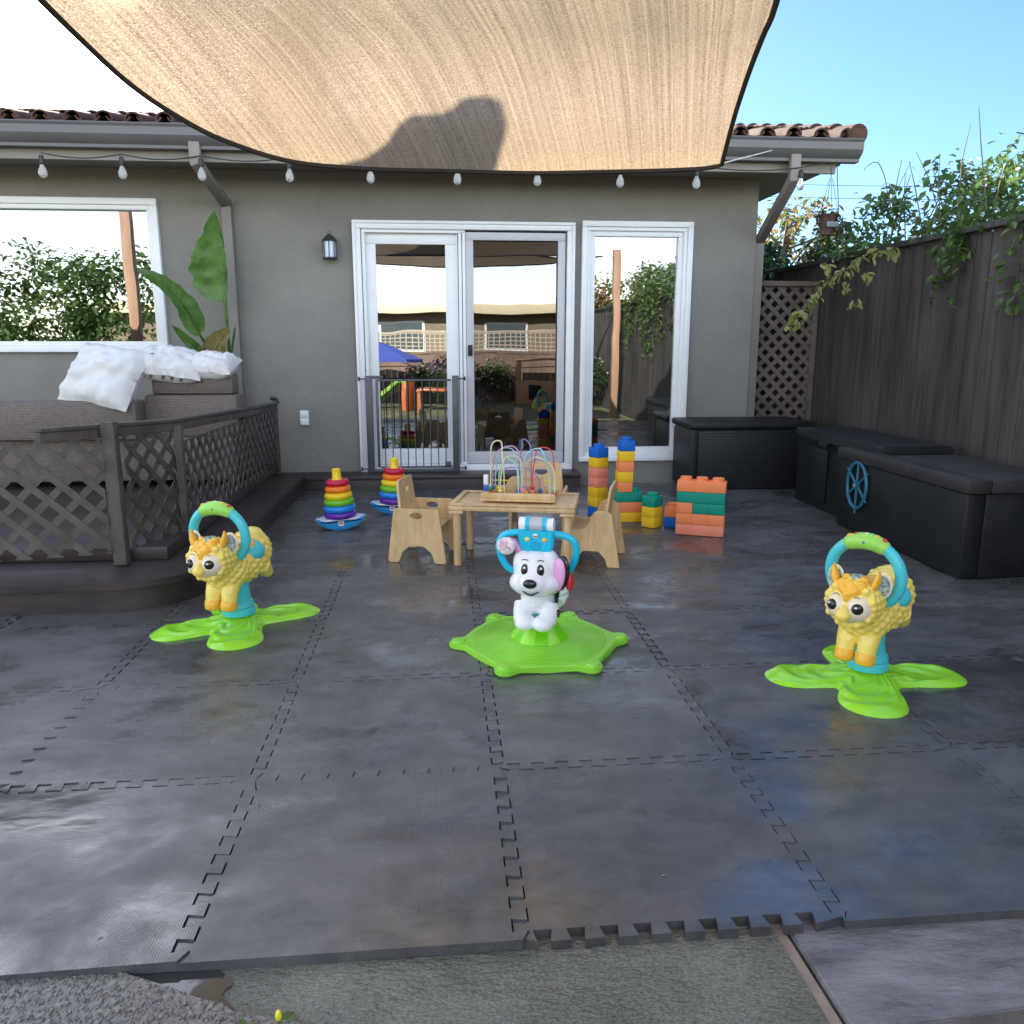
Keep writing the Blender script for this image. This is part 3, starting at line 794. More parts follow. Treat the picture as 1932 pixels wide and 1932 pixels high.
for x in bx:
    if bm_ is None:
        b = MB(); b.lathe([(.001, 2.44), (.012, 2.44), (.016, 2.425), (.018, 2.385), (.014, 2.38)], seg=12); sk_ = b.build('socket', M_CORD, sl_)
        b = MB(); b.lathe([(.012, 2.382), (.014, 2.37), (.026, 2.345), (.029, 2.325), (.024, 2.305), (.012, 2.295), (.001, 2.293)], seg=16); bm_ = b.build('bulb', M_BULB, sl_)
    else:
        s2 = sk_.copy(); b2_ = bm_.copy(); COL.objects.link(s2); COL.objects.link(b2_); s2.location.x = x; b2_.location.x = x
        if x > 2.5: s2.location.z = -.0; 
sk_.location.x = bx[0]; bm_.location.x = bx[0]

# ---------------------------------------------------------------- lantern, outlet
t = thing('wall_lantern', 'small black outdoor wall lantern with frosted glass left of the door', 'wall light', (-.855, WY, 1.92)); t.scale = (1.2, 1, 1.05)
b = MB(); b.lathe([(.002, .10), (.012, .095), (.03, .08), (.048, .055), (.052, .045), (.04, .045)], M_BLACKM, 8, c=(0, -.075, 0)); b.tube([(0, -.075, .095), (.012, -.075, .11), (0, -.075, .122), (-.012, -.075, .11), (0, -.075, .095)], .0025, seg=6)
for k in range(8):
    a = 2 * PI * k / 8; b.box((-.003, -.003, -.075), (.003, .003, .05), M_BLACKM, 0, Matrix.Translation((.046 * math.cos(a), -.075 + .046 * math.sin(a), 0)))
b.lathe([(.001, -.09), (.04, -.088), (.05, -.078), (.05, -.070), (.001, -.07)], M_BLACKM, 16, c=(0, -.075, 0)); b.build('cage', M_BLACKM, t)
b = MB(); b.lathe([(.001, -.07), (.036, -.07), (.038, -.03), (.036, .045), (.001, .045)], seg=20, c=(0, -.075, 0)); b.build('lamp_glass', mat('frosted_glass', (.62, .72, .85), .3, .03), t)
b = MB(); b.box((-.03, -.035, -.06), (.03, -.0005, .06), bev=.006); b.build('back_plate', M_BLACKM, t)
t = thing('wall_outlet', 'white weatherproof socket cover on the wall between railing and door', 'wall outlet', (-1.13, WY, .57))
b = MB(); b.box((-.036, -.022, -.062), (.036, -.0005, .062), bev=.006); b.build('cover', M_VINYL, t)
b = MB()
for z in (-.033, .028): b.box((-.026, -.032, z - .022), (.026, -.0225, z + .022), bev=.004)
b.build('flap', M_VINYL, t)

# ---------------------------------------------------------------- baby gate in the left door panel
t = thing('baby_gate', 'charcoal metal safety gate standing closed across the left door panel', 'safety gate', (0, WY - .10, .117))
gx0, gx1, gh = -.60, .145, .90 - .117
gx0b, gx1b = -.585, .125
b = MB()
for x in (gx0b, gx1b): b.box((x - .028, -.016, 0), (x + .028, .016, .80), bev=.005)
b.box((gx0b - .03, -.014, 0), (gx1b + .03, .014, .028), bev=.004)
b.box((gx0b, -.015, .775), (gx0b + .12, .015, .80), bev=.004)
b.build('frame', M_GATEM, t)
for k in range(9):
    xx = gx0b + .12 + k * .063
    b = MB(); b.tube([(xx, 0, .045), (xx, 0, .765)], .0045, seg=8); b.build('bar', M_GATEM, t)
b = MB(); b.box((gx0b + .076, -.008, .755), (gx1b - .035, .008, .772), bev=.003); b.box((gx0b + .076, -.008, .035), (gx1b - .035, .008, .050), bev=.003); b.build('door_rail', M_GATEM, t)
b = MB(); b.box((gx0b + .055, -.010, .045), (gx0b + .075, .010, .77), bev=.003); b.build('door_bar', M_GATEM, t)
for x, z in ((gx0b, .775), (gx1b, .775), (gx0b, .03), (gx1b, .03)):
    s_ = -1 if x < 0 else 1
    b = MB(); b.tube([(x + s_ * .028, 0, z), (x + s_ * .075, 0, z)], .005, seg=8); b.tube([(x + s_ * .07, 0, z), (x + s_ * .085, 0, z)], .017, seg=12); b.build('pressure_bolt', M_BLACKM, t)
b = MB(); b.box((-.02 + .05, -.03, .045), (.03 + .05, -.017, .09), bev=.005); b.build('latch', M_GATEM, t)

# ================================================================ LEFT DECK
b = MB()
def bez(p0, p1, p2, n=10):
    return [((1 - t) ** 2 * p0[0] + 2 * t * (1 - t) * p1[0] + t * t * p2[0], (1 - t) ** 2 * p0[1] + 2 * t * (1 - t) * p1[1] + t * t * p2[1]) for t in [k / n for k in range(n + 1)]]
curve = bez((-1.135, 3.95), (-1.14, 3.66), (-1.45, 3.60), 12)
outer = [(-1.115, 6.60)] + curve + [(-4.5, 3.50), (-4.5, 6.60)]
b.prism(outer, -.05, .10)
b.prism([(x + (.018 if k < 14 else 0), y - (.018 if 1 < k < 16 else 0)) for k, (x, y) in enumerate(outer)], .1005, .135, bev=.006)
tag(b.build('deck', M_DKWOOD, smooth=25), kind='structure')
b = MB(); b.box((-4.5, 3.98, .136), (-1.345, 6.87, .20), bev=.004)
tag(b.build('deck_platform', M_DKWOOD, smooth=25), kind='structure')

def lattice(b, w_, h_, M, slat=.032, gap=.058, th=.006, sx=1.0):
    """diagonal crossed slats clipped to a w x h rectangle in the local xz plane"""
    step = (slat + gap) * math.sqrt(2)
    for side, s_ in ((0, 1), (1, -1)):
        k = -h_ - step
        while k < w_ + h_ + step:
            # line x = k + s*z ; clip z to [0,h], x to [0,w]
            pts = []
            hw = slat * math.sqrt(2) / 2
            quad = []
            za, zb = 0, h_
            def xr(z, off): return (k + off + (z if s_ > 0 else h_ - z))
            # polygon clip
            poly = [(xr(0, -hw), 0), (xr(0, hw), 0), (xr(h_, hw), h_), (xr(h_, -hw), h_)]
            for axis_lim, keep in ((0, lambda p: p[0] >= 0), (w_, lambda p: p[0] <= w_)):
                out = []
                for i in range(len(poly)):
                    A = poly[i]; B = poly[(i + 1) % len(poly)]
                    if keep(A): out.append(A)
                    if keep(A) != keep(B):
                        t = (axis_lim - A[0]) / (B[0] - A[0]); out.append((axis_lim, A[1] + (B[1] - A[1]) * t))
                poly = out
                if not poly: break
            if len(poly) >= 3:
                try: b.prism(poly, side * (th + .0005), side * (th + .0005) + th, None, M)
                except Exception: pass
            k += step
def railing_section(p, q, z0, zt0, zt1, name, lab, hole_post=True):
    pass
rail = thing('lattice_railing', 'weathered grey lattice railing sloping down the deck edge', 'railing', (0, 0, 0))
RX = -1.375
def rtop(y): return .775 + (y - 4.3) * (-.040)
def lat_panel(p0, p1, z0, z1, parent, nm='lattice_panel', m=M_LATT, **kw):
    d = Vector((p1[0] - p0[0], p1[1] - p0[1], 0)); L = d.length; d.normalize()
    b = MB(); lattice(b, L, z1 - z0, axis_mat((p0[0], p0[1], z0), d, Vector((0, 0, 1)), d.cross(Vector((0, 0, 1)))), **kw)
    return b.build(nm, m, parent, smooth=0)
pA, pB, pC = (-1.345, 6.78), (-1.385, 4.33), (-1.50, 3.99)
lat_panel(pA, pB, .20, .66, rail); lat_panel(pB, pC, .20, .74, rail)
for (p, q, z0, z1) in ((pA, pB, .685, .775), (pB, (-1.72, 3.62), .775, .80)):
    b = MB(); d = Vector((q[0] - p[0], q[1] - p[1], z1 - z0)); L = d.length; d.normalize(); s_ = d.cross(Vector((0, 0, 1))).normalized(); u = s_.cross(d)
    b.box((0, -.02, -.045), (L, .02, 0), None, .003, axis_mat((p[0], p[1], z0), d, s_, u))
    b.box((0, -.03, .001), (L, .03, .018), None, .003, axis_mat((p[0], p[1], z0), d, s_, u)); b.build('top_rail', M_LATT, rail, smooth=25)
# lattice above .66 following the slope is hidden by the rail; posts:
for (x, y, h_) in ((pA[0], pA[1], .72), (pB[0] + .03, pB[1], .76)):
    b = MB(); b.box((-.018, -.022, .14), (.018, .022, h_), None, .003, Matrix.Translation((x, y, 0))); b.build('post', M_LATT, rail, smooth=25)
b = MB(); b.box((-.03, -.03, .14), (.03, .03, .82), None, .004, Matrix.Translation((-1.53, 3.90, 0))); b.build('post', M_LATT, rail, smooth=25, label='pale end post with a reddish foot')
b = MB(); b.tube([(pA[0] + .03, pA[1], .70), (pA[0] + .01, pA[1] - .0, .735), (pA[0] - .03, pA[1], .74)], .016, seg=8); b.build('post_cap', M_CORD, rail)
lat_panel((-1.56, 3.86), (-2.6, 3.62), .20, .74, rail)

# wicker sofa and cushions
t = thing('wicker_sofa', 'brown wicker sofa behind the lattice railing', 'sofa', (0, 0, .20))
b = MB(); b.box((-3.4, 5.75, .04), (-1.43, 6.45, .34), bev=.02); b.build('seat_base', M_WICKER, t)
b = MB(); b.box((-2.02, 5.78, .342), (-1.40, 6.0, .63), bev=.02); b.box((-1.97, 5.80, .631), (-1.425, 5.98, .775), bev=.02); b.build('backrest', M_WICKER, t)
b = MB(); b.box((-3.4, 5.62, .342), (-2.022, 5.82, .60), bev=.02); b.build('arm', M_WICKER, t)
def pillow(c, sz, rot, lab, seed=0):
    b = MB(); n = 22; vs = []; fs = []
    for side in (1, -1):
        for i in range(n + 1):
            for j in range(n + 1):
                u = -1 + 2 * i / n; v = -1 + 2 * j / n
                th = (max(0, (1 - abs(u) ** 2.6) * (1 - abs(v) ** 2.6))) ** .5
                pin = 1 - .07 * (1 - abs(u * v)) * (abs(u) ** 4 + abs(v) ** 4)
                wr = .10 * noise.noise(Vector((u * 2.2 + seed, v * 2.2, side + seed))) + .07 * noise.noise(Vector((u * 6 + seed, v * 5, side + seed)))
                vs.append((u * pin, v * pin, side * th * (1 + wr * 3) * .5 + wr * .5))
    m = (n + 1) ** 2
    for s_ in range(2):
        for i in range(n):
            for j in range(n):
                a = s_ * m + i * (n + 1) + j; q = (a, a + 1, a + n + 2, a + n + 1); fs.append(q if s_ == 0 else q[::-1])
    M = Matrix.Translation(c) @ Euler(rot).to_matrix().to_4x4() @ Matrix.Diagonal((sz[0], sz[1], sz[2], 1))
    b.faces([M @ Vector(v) for v in vs], fs)
    bmesh.ops.remove_doubles(b.bm, verts=b.bm.verts, dist=.0008)
    return tag(b.build('cushion', M_CUSH, smooth=80), lab, 'cushion')
pillow((-2.24, 5.74, .96), (.27, .23, .24), (R(56), R(8), R(-20)), 'large slumped white cushion over the left of the wicker sofa', 1)
pillow((-1.84, 5.86, 1.035), (.22, .16, .20), (R(30), R(8), R(4)), 'crumpled white cushion lying on the sofa back, left of two', 2)
pillow((-1.56, 5.86, 1.025), (.16, .13, .17), (R(20), R(5), R(-8)), 'small crumpled white cushion at the right end of the sofa back', 3)

# bird of paradise plant
M_STREL = mat_leaf('broad_leaf', (0.045, 0.11, 0.02), (0.13, 0.26, 0.05), .25, .3)
M_STREL2 = mat_leaf('dry_leaf', (0.16, 0.15, 0.04), (0.30, 0.24, 0.10), .25, .45)
t = thing('bird_of_paradise', 'tall broad-leaved plant against the wall behind the sofa', 'potted plant', (-1.66, 6.42, .20))
def big_leaf(path, wl, wr_, m, nrm, seed=0):
    """path: midrib world points; wl/wr widths left and right of the rib, nrm: facing"""
    b = MB(); P = resample([Vector(p) for p in path], 28); n = len(P); vs = []; K = 7
    for i, p in enumerate(P):
        d = (P[min(i + 1, n - 1)] - P[max(i - 1, 0)]).normalized(); s_ = d.cross(Vector(nrm)).normalized(); up_ = s_.cross(d)
        t_ = i / (n - 1); pr = (math.sin(PI * min(1, t_ ** .62))) ** .75 if 0 < t_ < 1 else 0.02
        jag = 1 + .05 * math.sin(t_ * 37 + seed) + (.10 * noise.noise(Vector((t_ * 6, seed, 0))))
        for k in range(-K, K + 1):
            f = k / K; wv = (wl if k < 0 else wr_) * pr * jag
            vs.append(p + s_ * f * wv + up_ * (-.10 * abs(f) * wv * 0 + .22 * abs(f) ** 1.5 * wv + .0025 * math.sin(t_ * 95 + abs(f) * 9 + seed) + .006 * noise.noise(Vector((t_ * 9, f * 2, seed)))) - Vector(t.location))
    fs = []; w_ = 2 * K + 1
    for i in range(n - 1):
        for k in range(2 * K): fs.append((i * w_ + k, i * w_ + k + 1, (i + 1) * w_ + k + 1, (i + 1) * w_ + k))
    b.faces(vs, fs)
    b.tube([p - Vector(t.location) + Vector(nrm) * -.004 for p in P], [.012 * (1 - .8 * k / n) for k in range(n)], seg=6)
    return b.build('leaf', m, t, smooth=60)
def stem(path, r=.014):
    b = MB(); b.tube([Vector(p) - Vector(t.location) for p in resample([Vector(p) for p in path], 12)], [r * (1.3 - .6 * k / 12) for k in range(13)], seg=8); b.build('stem', M_STREL, t)
root = Vector((-1.64, 6.42, .42))
A0, A1, A2 = at(424, 572, 6.4), at(421, 480, 6.38), at(405, 398, 6.3)
stem([root, at(434, 690, 6.42), A0]); big_leaf([A0, at(425, 530, 6.4), A1, at(416, 440, 6.36), A2], .235, .02, M_STREL, (0.15, -.98, .1), 1)
B0, B1 = at(377, 632, 6.3), at(256, 509, 5.9)
stem([root, at(400, 680, 6.4), B0]); big_leaf([B0, at(345, 575, 6.2), at(298, 530, 6.0), B1], .10, .095, M_STREL, (0.45, -.75, .5), 2)
C0, C1 = at(388, 672, 6.3), at(325, 614, 6.1)
stem([root, at(392, 690, 6.35), C0]); big_leaf([C0, at(352, 640, 6.2), C1], .045, .035, M_STREL, (.3, -.9, .3), 3)
D0, D1 = at(398, 680, 6.35), at(434, 622, 6.2)
stem([root, D0], .012); big_leaf([D0, at(412, 648, 6.3), D1], .09, .08, M_STREL2, (0.1, -.95, .2), 4)
stem([root, at(434, 700, 6.4), at(443, 618, 6.35)], .012)
b = MB(); b.lathe([(.001, 0), (.15, 0), (.20, .34), (.21, .36), (.18, .36), (.17, .30), (.001, .30)], seg=28); b.build('pot', mat('black_nursery_pot', (.03, .03, .032), .5), t)
b = MB(); b.lathe([(.001, .30), (.165, .305), (.001, .33)], seg=20); b.build('soil', mat('soil', (.05, .035, .025), .9, .3, 40, .8, 60), t)

# ================================================================ RIGHT SIDE
# deck boxes
t = thing('deck_box', 'black resin wicker storage box standing against the house wall', 'storage box', (0, 0, 0))
X0b, X1b, Y0b, Y1b = 2.0, 3.02, 6.36, 6.86
b = MB(); b.box((X0b, Y0b, -.0), (X1b, Y1b, .50), bev=.025)
b.build('body', M_RESINW, t)
for x in (X0b - .006, X1b - .05):
    b = MB(); b.box((x, Y0b - .008, 0), (x + .075, Y0b + .05, .50), bev=.012); b.build('corner_post', M_BLACKPL, t)
b = MB(); b.box((X0b - .02, Y0b - .03, .502), (X1b + .0, Y1b + .0, .555), bev=.014); b.build('lid', M_BLACKPL, t)
t = thing('storage_bench', 'large black storage box with curved lid along the right fence', 'storage box', (0, 0, 0))
def curved(y): return 2.70 + .035 * math.sin(PI * (y - 4.65) / 1.3) * -1
ys = [5.95 - k * 1.25 / 10 for k in range(11)]
b = MB(); b.prism([(2.715, y) for y in ys] + [(3.13, 4.70), (3.13, 5.95)], 0, .50, bev=.01); b.build('body', M_BLACKPL, t)
b = MB(); b.prism([(curved(y) - .02, y) for y in ys] + [(3.14, 4.70), (3.14, 5.95)], .502, .555, bev=.012); b.build('lid', mat('black_lid', (0.012, 0.013, 0.015), .5, .2, 5, .8, 120), t)
for y in (5.62, 5.2):
    b = MB(); b.box((2.700, y - .17, .06), (2.7145, y + .17, .44), bev=.006); b.build('panel', M_BLACKPL, t)
b = MB(); b.box((2.655, 5.38, .47), (2.668, 5.50, .53), bev=.004); b.build('latch', M_BLACKM, t)
t = thing('play_cabinet', 'low black cabinet with grey worn top and a blue wheel at its front', 'cabinet', (0, 0, 0))
b = MB(); b.box((2.60, 3.75, 0), (2.70, 5.05, .44), bev=.012); b.box((2.701, 3.75, 0), (3.12, 4.66, .44), bev=.012); b.build('body', M_BLACKPL, t)
b = MB(); b.box((2.58, 3.72, .442), (2.705, 5.07, .515), bev=.012); b.box((2.706, 3.72, .442), (3.13, 4.64, .515), bev=.012); b.build('top', mat('worn_grey_top', (.022, .020, .020), .6, .35, 7, .3, 50), t)
t = thing('toy_steering_wheel', 'blue toy ship wheel mounted on the black box front', 'toy wheel', (2.588, 4.80, .305), 0)
M_WHEEL = mat('blue_plastic_wheel', (.02, .14, .21), .4, .08, 10)
b = MB(); rw = .115
ring = [(0, rw * math.cos(a), rw * 1.25 * math.sin(a)) for a in [2 * PI * k / 36 for k in range(36)]]
b.tube(ring, .011, seg=8, closed=True); b.build('rim', M_WHEEL, t)
for k in range(6):
    a = PI / 6 + 2 * PI * k / 6; b = MB(); b.tube([(0, 0, 0), (0, (rw + .028) * math.cos(a), (rw + .028) * 1.25 * math.sin(a))], [.008, .007], seg=8); b.build('spoke', M_WHEEL, t)
b = MB(); b.tube([(-.016, 0, 0), (.025, 0, 0)], .022, seg=16); b.build('hub', M_WHEEL, t)
b = MB(); b.tube([(-.02, 0, 0), (-.016, 0, 0)], .009, seg=10); b.build('bolt', mat('tan_bolt', (.5, .38, .25), .4), t)

# fences
def board_fence(name, lab, p0, p1, z0, z1, m=M_FENCE, bw=.14, seed=1, cap=True, cat='fence', rails=True):
    t = thing(name, lab, cat, (0, 0, 0)); rnd = random.Random(seed)
    d = Vector((p1[0] - p0[0], p1[1] - p0[1], 0)); L = d.length; d.normalize(); s_ = Vector((d.y, -d.x, 0))
    b = MB(); x = 0
    while x < L - .02:
        w_ = bw * rnd.uniform(.93, 1.03); dz = rnd.uniform(-.006, .006); off = rnd.uniform(-.004, .004)
        b.box((x + .003, off - .009, z0), (min(L, x + w_) - .003, off + .009, z1 + dz), None, .002, axis_mat((p0[0], p0[1], 0), d, s_, Vector((0, 0, 1))), 1)
        x += w_
    b.build('boards', m, t, smooth=20)
    if rails:
        b = MB(); M = axis_mat((p0[0], p0[1], 0), d, s_, Vector((0, 0, 1)))
        for z in (z0 + .25, z1 - .25): b.box((0, -.055, z - .04), (L, -.016, z + .04), None, 0, M)
        b.build('rail', m, t, smooth=20)
    if cap:
        b = MB(); M = axis_mat((p0[0], p0[1], 0), d, s_, Vector((0, 0, 1)))
        b.box((0, -.05, z1 + .008), (L, .05, z1 + .045), None, .003, M); b.build('cap_rail', m, t, smooth=20)
    return t
FX = 3.32
board_fence('board_fence', 'tall weathered grey board fence along the right side of the yard', (FX, 9.5), (FX, -4.6), -.1, 1.84, seed=2)
# lattice screen between house corner and fence
t = thing('lattice_screen', 'brown lattice screen between the house corner and the board fence', 'lattice screen', (0, 0, 0))
lat_panel((2.77, 7.06), (FX - .03, 7.06), -.05, 1.66, t, m=M_LATT2, slat=.038, gap=.045)
b = MB(); b.box((2.722, 7.02, -.08), (2.772, 7.09, 1.73), bev=.003); b.build('post', M_CEDAR, t)
b = MB(); b.box((FX - .06, 7.02, -.08), (FX - .02, 7.10, 1.66), bev=.003); b.build('post', M_LATT2, t)
b = MB(); b.box((2.773, 7.02, 1.661), (FX - .02, 7.10, 1.705), bev=.003); b.build('top_rail', M_LATT2, t)

# rear yard (seen in the glass)
board_fence('rear_fence', 'reddish brown rear fence reflected in the glass door', (-6, -4.6), (FX, -4.6), -.1, .98, mat_boards('red_brown_boards', (.11, .07, .05), (.26, .18, .14), rough=.8, grain=(20, 20, 1.6)), seed=5)
t = thing('lattice_fence_top', 'pale square lattice strip above the rear fence', 'lattice', (0, 0, 0))
b = MB()
for k in range(76): b.box((-6 + k * .12, -4.61, 1.03), (-6 + k * .12 + .022, -4.60, 1.42))
for k in range(5): b.box((-6, -4.598, 1.05 + k * .085), (FX, -4.590, 1.07 + k * .085))
b.box((-6, -4.63, 1.42), (FX, -4.57, 1.46)); b.build('grid', mat('pale_timber', (.45, .38, .29), .8, .1), t, smooth=0)
nb = thing('neighbour_house', 'cream flat roofed house beyond the rear fence', 'house', (0, 0, 0))
M_CREAM = mat('cream_paint', (.72, .62, .42), .8, .06, 3)
b = MB(); b.box((-9, -13.5, -.1), (7, -8.6, 1.95)); b.build('wall', mat('tan_stucco', (.20, .165, .115), .85, .1, 3), nb, smooth=0)
b = MB(); b.box((-9.3, -13.8, 1.95), (7.3, -8.0, 2.2), bev=.01); b.build('roof', M_CREAM, nb)
for x in (-4.2, -1.6, 1.2):
    b = MB(); b.box((x, -8.597, 1.0), (x + 1.2, -8.57, 1.75)); w_o = b.build('window', M_VINYL, nb, smooth=0)
    b = MB(); b.box((x + .06, -8.568, 1.06), (x + 1.14, -8.56, 1.69)); b.build('pane', mat('far_glass', (.08, .1, .11), .1), w_o, smooth=0)
t = thing('patio_umbrella', 'blue canopy umbrella standing in the rear yard', 'umbrella', (-1.35, -3.0, -.1))
b = MB(); b.lathe([(1.0, 1.0), (.02, 1.38), (.001, 1.38)], seg=8); b.lathe([(1.0, .93), (1.0, 1.0)], seg=8); b.build('canopy', mat('blue_canvas', (.07, .10, .42), .8), t, smooth=0)
b = MB(); b.tube([(0, 0, 0), (0, 0, 1.36)], .02, seg=10); b.build('pole', M_VINYL, t)
t = thing('wooden_playhouse', 'orange brown wooden play kitchen against the rear fence', 'play kitchen', (2.2, -3.6, -.1))
M_PKW = mat('play_wood', (.42, .24, .12), .6, .15, 8)
b = MB(); b.box((-.6, -.25, 0), (.6, .25, .5), bev=.01); b.build('cabinet', M_PKW, t)
b = MB(); b.box((-.6, -.25, .502), (-.5, .25, .95), bev=.01); b.box((.5, -.25, .502), (.6, .25, .95), bev=.01); b.box((-.6, -.25, .951), (.6, .25, 1.0), bev=.01); b.build('hutch', M_PKW, t)
b = MB(); b.box((-.35, .2505, .1), (-.05, .262, .42), bev=.005); b.build('door', M_BLACKPL, t)
t = thing('toy_slide', 'lime green plastic slide in the rear yard', 'slide', (-1.0, -2.4, -.1), .5)
b = MB(); b.prism([(-.6, 0), (-.5, 0), (.3, .55), (.5, .55), (.5, .6), (.28, .6), (-.6, .05)], -.18, .18, None, axis_mat((0, 0, 0), (1, 0, 0), (0, 0, 1), (0, 1, 0))); b.build('chute', mat('lime_plastic', (.2, .38, .05), .3), t)
b = MB(); b.box((.4, -.18, 0), (.5, .18, .55), bev=.01); b.build('ladder', mat('orange_plastic', (.42, .12, .035), .35), t)
t = thing('kids_table', 'small orange plastic table beside the slide', 'table', (-.1, -2.0, -.1))
b = MB(); b.box((-.35, -.3, .38), (.35, .3, .42), bev=.01); b.build('table_top', MATS['orange_plastic'], t)
for sx in (-.3, .3):
    for sy in (-.25, .25):
        b = MB(); b.box((sx - .025, sy - .025, 0), (sx + .025, sy + .025, .379)); b.build('leg', MATS['orange_plastic'], t)
t = thing('flower_bush', 'dark purple flowering bush by the rear fence', 'bush', (.3, -3.4, -.1))

# ---------------------------------------------------------------- vegetation
def leaves(b, pts, size, rnd, droop=.3, fold=.25):
    for p in pts:
        a = rnd.uniform(0, 2 * PI); e = rnd.uniform(-.9, .6); s_ = size * rnd.uniform(.6, 1.3)
        d = Vector((math.cos(a) * math.cos(e), math.sin(a) * math.cos(e), math.sin(e) - droop)).normalized()
        sd_ = d.cross(Vector((rnd.uniform(-.5, .5), rnd.uniform(-.5, .5), 1))).normalized(); up_ = sd_.cross(d)
        p = Vector(p)
        vs = [p, p + d * s_ * .4 + sd_ * s_ * .28 + up_ * s_ * fold * .3, p + d * s_ * .75 + sd_ * s_ * .2 + up_ * s_ * .05, p + d * s_ - up_ * s_ * .1,
              p + d * s_ * .75 - sd_ * s_ * .2 + up_ * s_ * .05, p + d * s_ * .4 - sd_ * s_ * .28 + up_ * s_ * fold * .3]
        b.faces(vs, [(0, 1, 2, 3), (0, 3, 4, 5)])
def cloud(rnd, c, r, n, shell=.5):
    out = []
    for _ in range(n):
        v = Vector((rnd.gauss(0, 1), rnd.gauss(0, 1), rnd.gauss(0, 1))).normalized() * (rnd.random() ** shell)
        out.append(Vector(c) + Vector((v.x * r[0], v.y * r[1], v.z * r[2])))
    return out
rnd = random.Random(21)
L_DARK = mat_leaf('dark_foliage', (0.018, 0.042, 0.014), (0.06, 0.12, 0.035), .3)
L_MID = mat_leaf('vine_foliage', (0.05, 0.10, 0.03), (0.16, 0.26, 0.07), .4)
L_LITE = mat_leaf('pale_new_leaves', (0.26, 0.30, 0.08), (0.45, 0.46, 0.18), .45)
L_AUT = mat_leaf('autumn_leaves', (0.10, 0.11, 0.04), (0.38, 0.20, 0.07), .45)
M_FLOW = mat_leaf('white_petals', (0.6, 0.56, 0.55), (0.8, 0.77, 0.74), .4)
M_TWIG = mat('twig', (.12, .085, .06), .8, .2, 20)
# autumn tree beyond the screen
t = thing('autumn_tree', 'sparse tree with orange and green leaves beside the house corner', 'tree', (4.85, 11.5, -.1))
tl_ = Vector(t.location); b = MB(); tips = []
trunk = [Vector((0, 0, 0)), Vector((.05, 0, 1.0)), Vector((-.05, 0, 2.1)), Vector((.02, 0, 2.9))]
b.tube(trunk, [.07, .06, .05, .035], seg=10)
for k in range(34):
    s0 = trunk[1].lerp(trunk[3], rnd.random()); a = rnd.uniform(0, 2 * PI); L = rnd.uniform(.5, 1.15)
    e1 = s0 + Vector((math.cos(a) * L * .7, math.sin(a) * L * .5, L * rnd.uniform(.1, .75))); mid = s0.lerp(e1, .5) + Vector((0, 0, .1))
    b.tube([s0, mid, e1], [.018, .012, .004], seg=5); tips += [e1, mid, mid.lerp(e1, .5)]
    for q in range(2):
        a2 = a + rnd.uniform(-1, 1); e2 = mid + Vector((math.cos(a2) * .3, math.sin(a2) * .3, rnd.uniform(-.05, .35))); b.tube([mid, e2], [.007, .003], seg=4); tips.append(e2)
b.build('trunk', M_TWIG, t)
b = MB(); P = []
for q in tips: P += cloud(rnd, q, (.17, .17, .15), rnd.randint(8, 17))
half = len(P) // 2; rnd.shuffle(P)
leaves(b, P[:half], .10, rnd); b.build('crown', L_AUT, t, smooth=0)
b = MB(); leaves(b, P[half:], .10, rnd); b.build('crown', mat_leaf('olive_leaves', (.07, .10, .03), (.2, .24, .07), .4), t, smooth=0)
# dark hedge behind the fence
t = thing('hedge', 'dark green hedge rising behind the end of the board fence', 'hedge', (3.9, 8.6, -.1))
b = MB(); P = []
for k in range(46): P += cloud(rnd, (rnd.uniform(-.7, 1.1), rnd.uniform(-.6, 2.2), rnd.uniform(1.5, 2.35)), (.32, .32, .22), 170)
for k in range(12): P += cloud(rnd, (rnd.uniform(-.8, -.1), rnd.uniform(-.3, 2.2), rnd.uniform(1.2, 2.3)), (.25, .3, .2), 150)
leaves(b, P, .085, rnd); b.build('crown', L_DARK, t, smooth=0)
b = MB(); b.tube([(0, 0, 0), (.05, .1, 1.5)], [.05, .03], seg=8); b.tube([(.1, 1.0, 0), (.0, 1.1, 1.5)], [.05, .03], seg=8); b.build('trunk', M_TWIG, t)
# flowering vine over the fence
t = thing('flowering_vine', 'leafy vine with white flowers spilling over the top of the board fence', 'vine', (FX, 4.0, 1.7))
tl_ = Vector(t.location); b = MB(); fl = MB(); P = []; F_ = []; lite = []
for k in range(120):
    y = rnd.uniform(-2.2, 6.6); hgt = .35 + .30 * noise.noise(Vector((y * .8, 3, 0)))
    if y > 5.3: hgt *= max(.25, (7.2 - y) / 1.9)
    if y < 3.0: hgt += .10
    c = Vector((FX + rnd.uniform(-.12, .5), y, 1.90 + rnd.uniform(-.12, 1) * hgt))
    P += cloud(rnd, c - tl_, (.2, .24, .15), 60)
    if rnd.random() < .6: F_ += cloud(rnd, c - tl_ + Vector((-.05, 0, .04)), (.2, .24, .15), 12)
for k in range(26):   # parts hanging down the fence face
    y = rnd.choice([5.0, 4.6, 5.35, 4.2, 2.6, 1.9, 1.3, .7, -.3]) + rnd.uniform(-.25, .25); L = rnd.uniform(.15, .55) * (1.8 if y < 2.2 else 1)
    for q in range(10): P += cloud(rnd, Vector((FX - .06, y + .04 * q * rnd.uniform(-.5, .5), 1.88 - L * q / 10)) - tl_, (.05, .07, .05), 5)
leaves(b, P, .062, rnd); b.build('foliage', L_MID, t, smooth=0)
leaves(fl, F_, .04, rnd, 0); fl.build('flower', M_FLOW, t, smooth=0)
tw = MB()
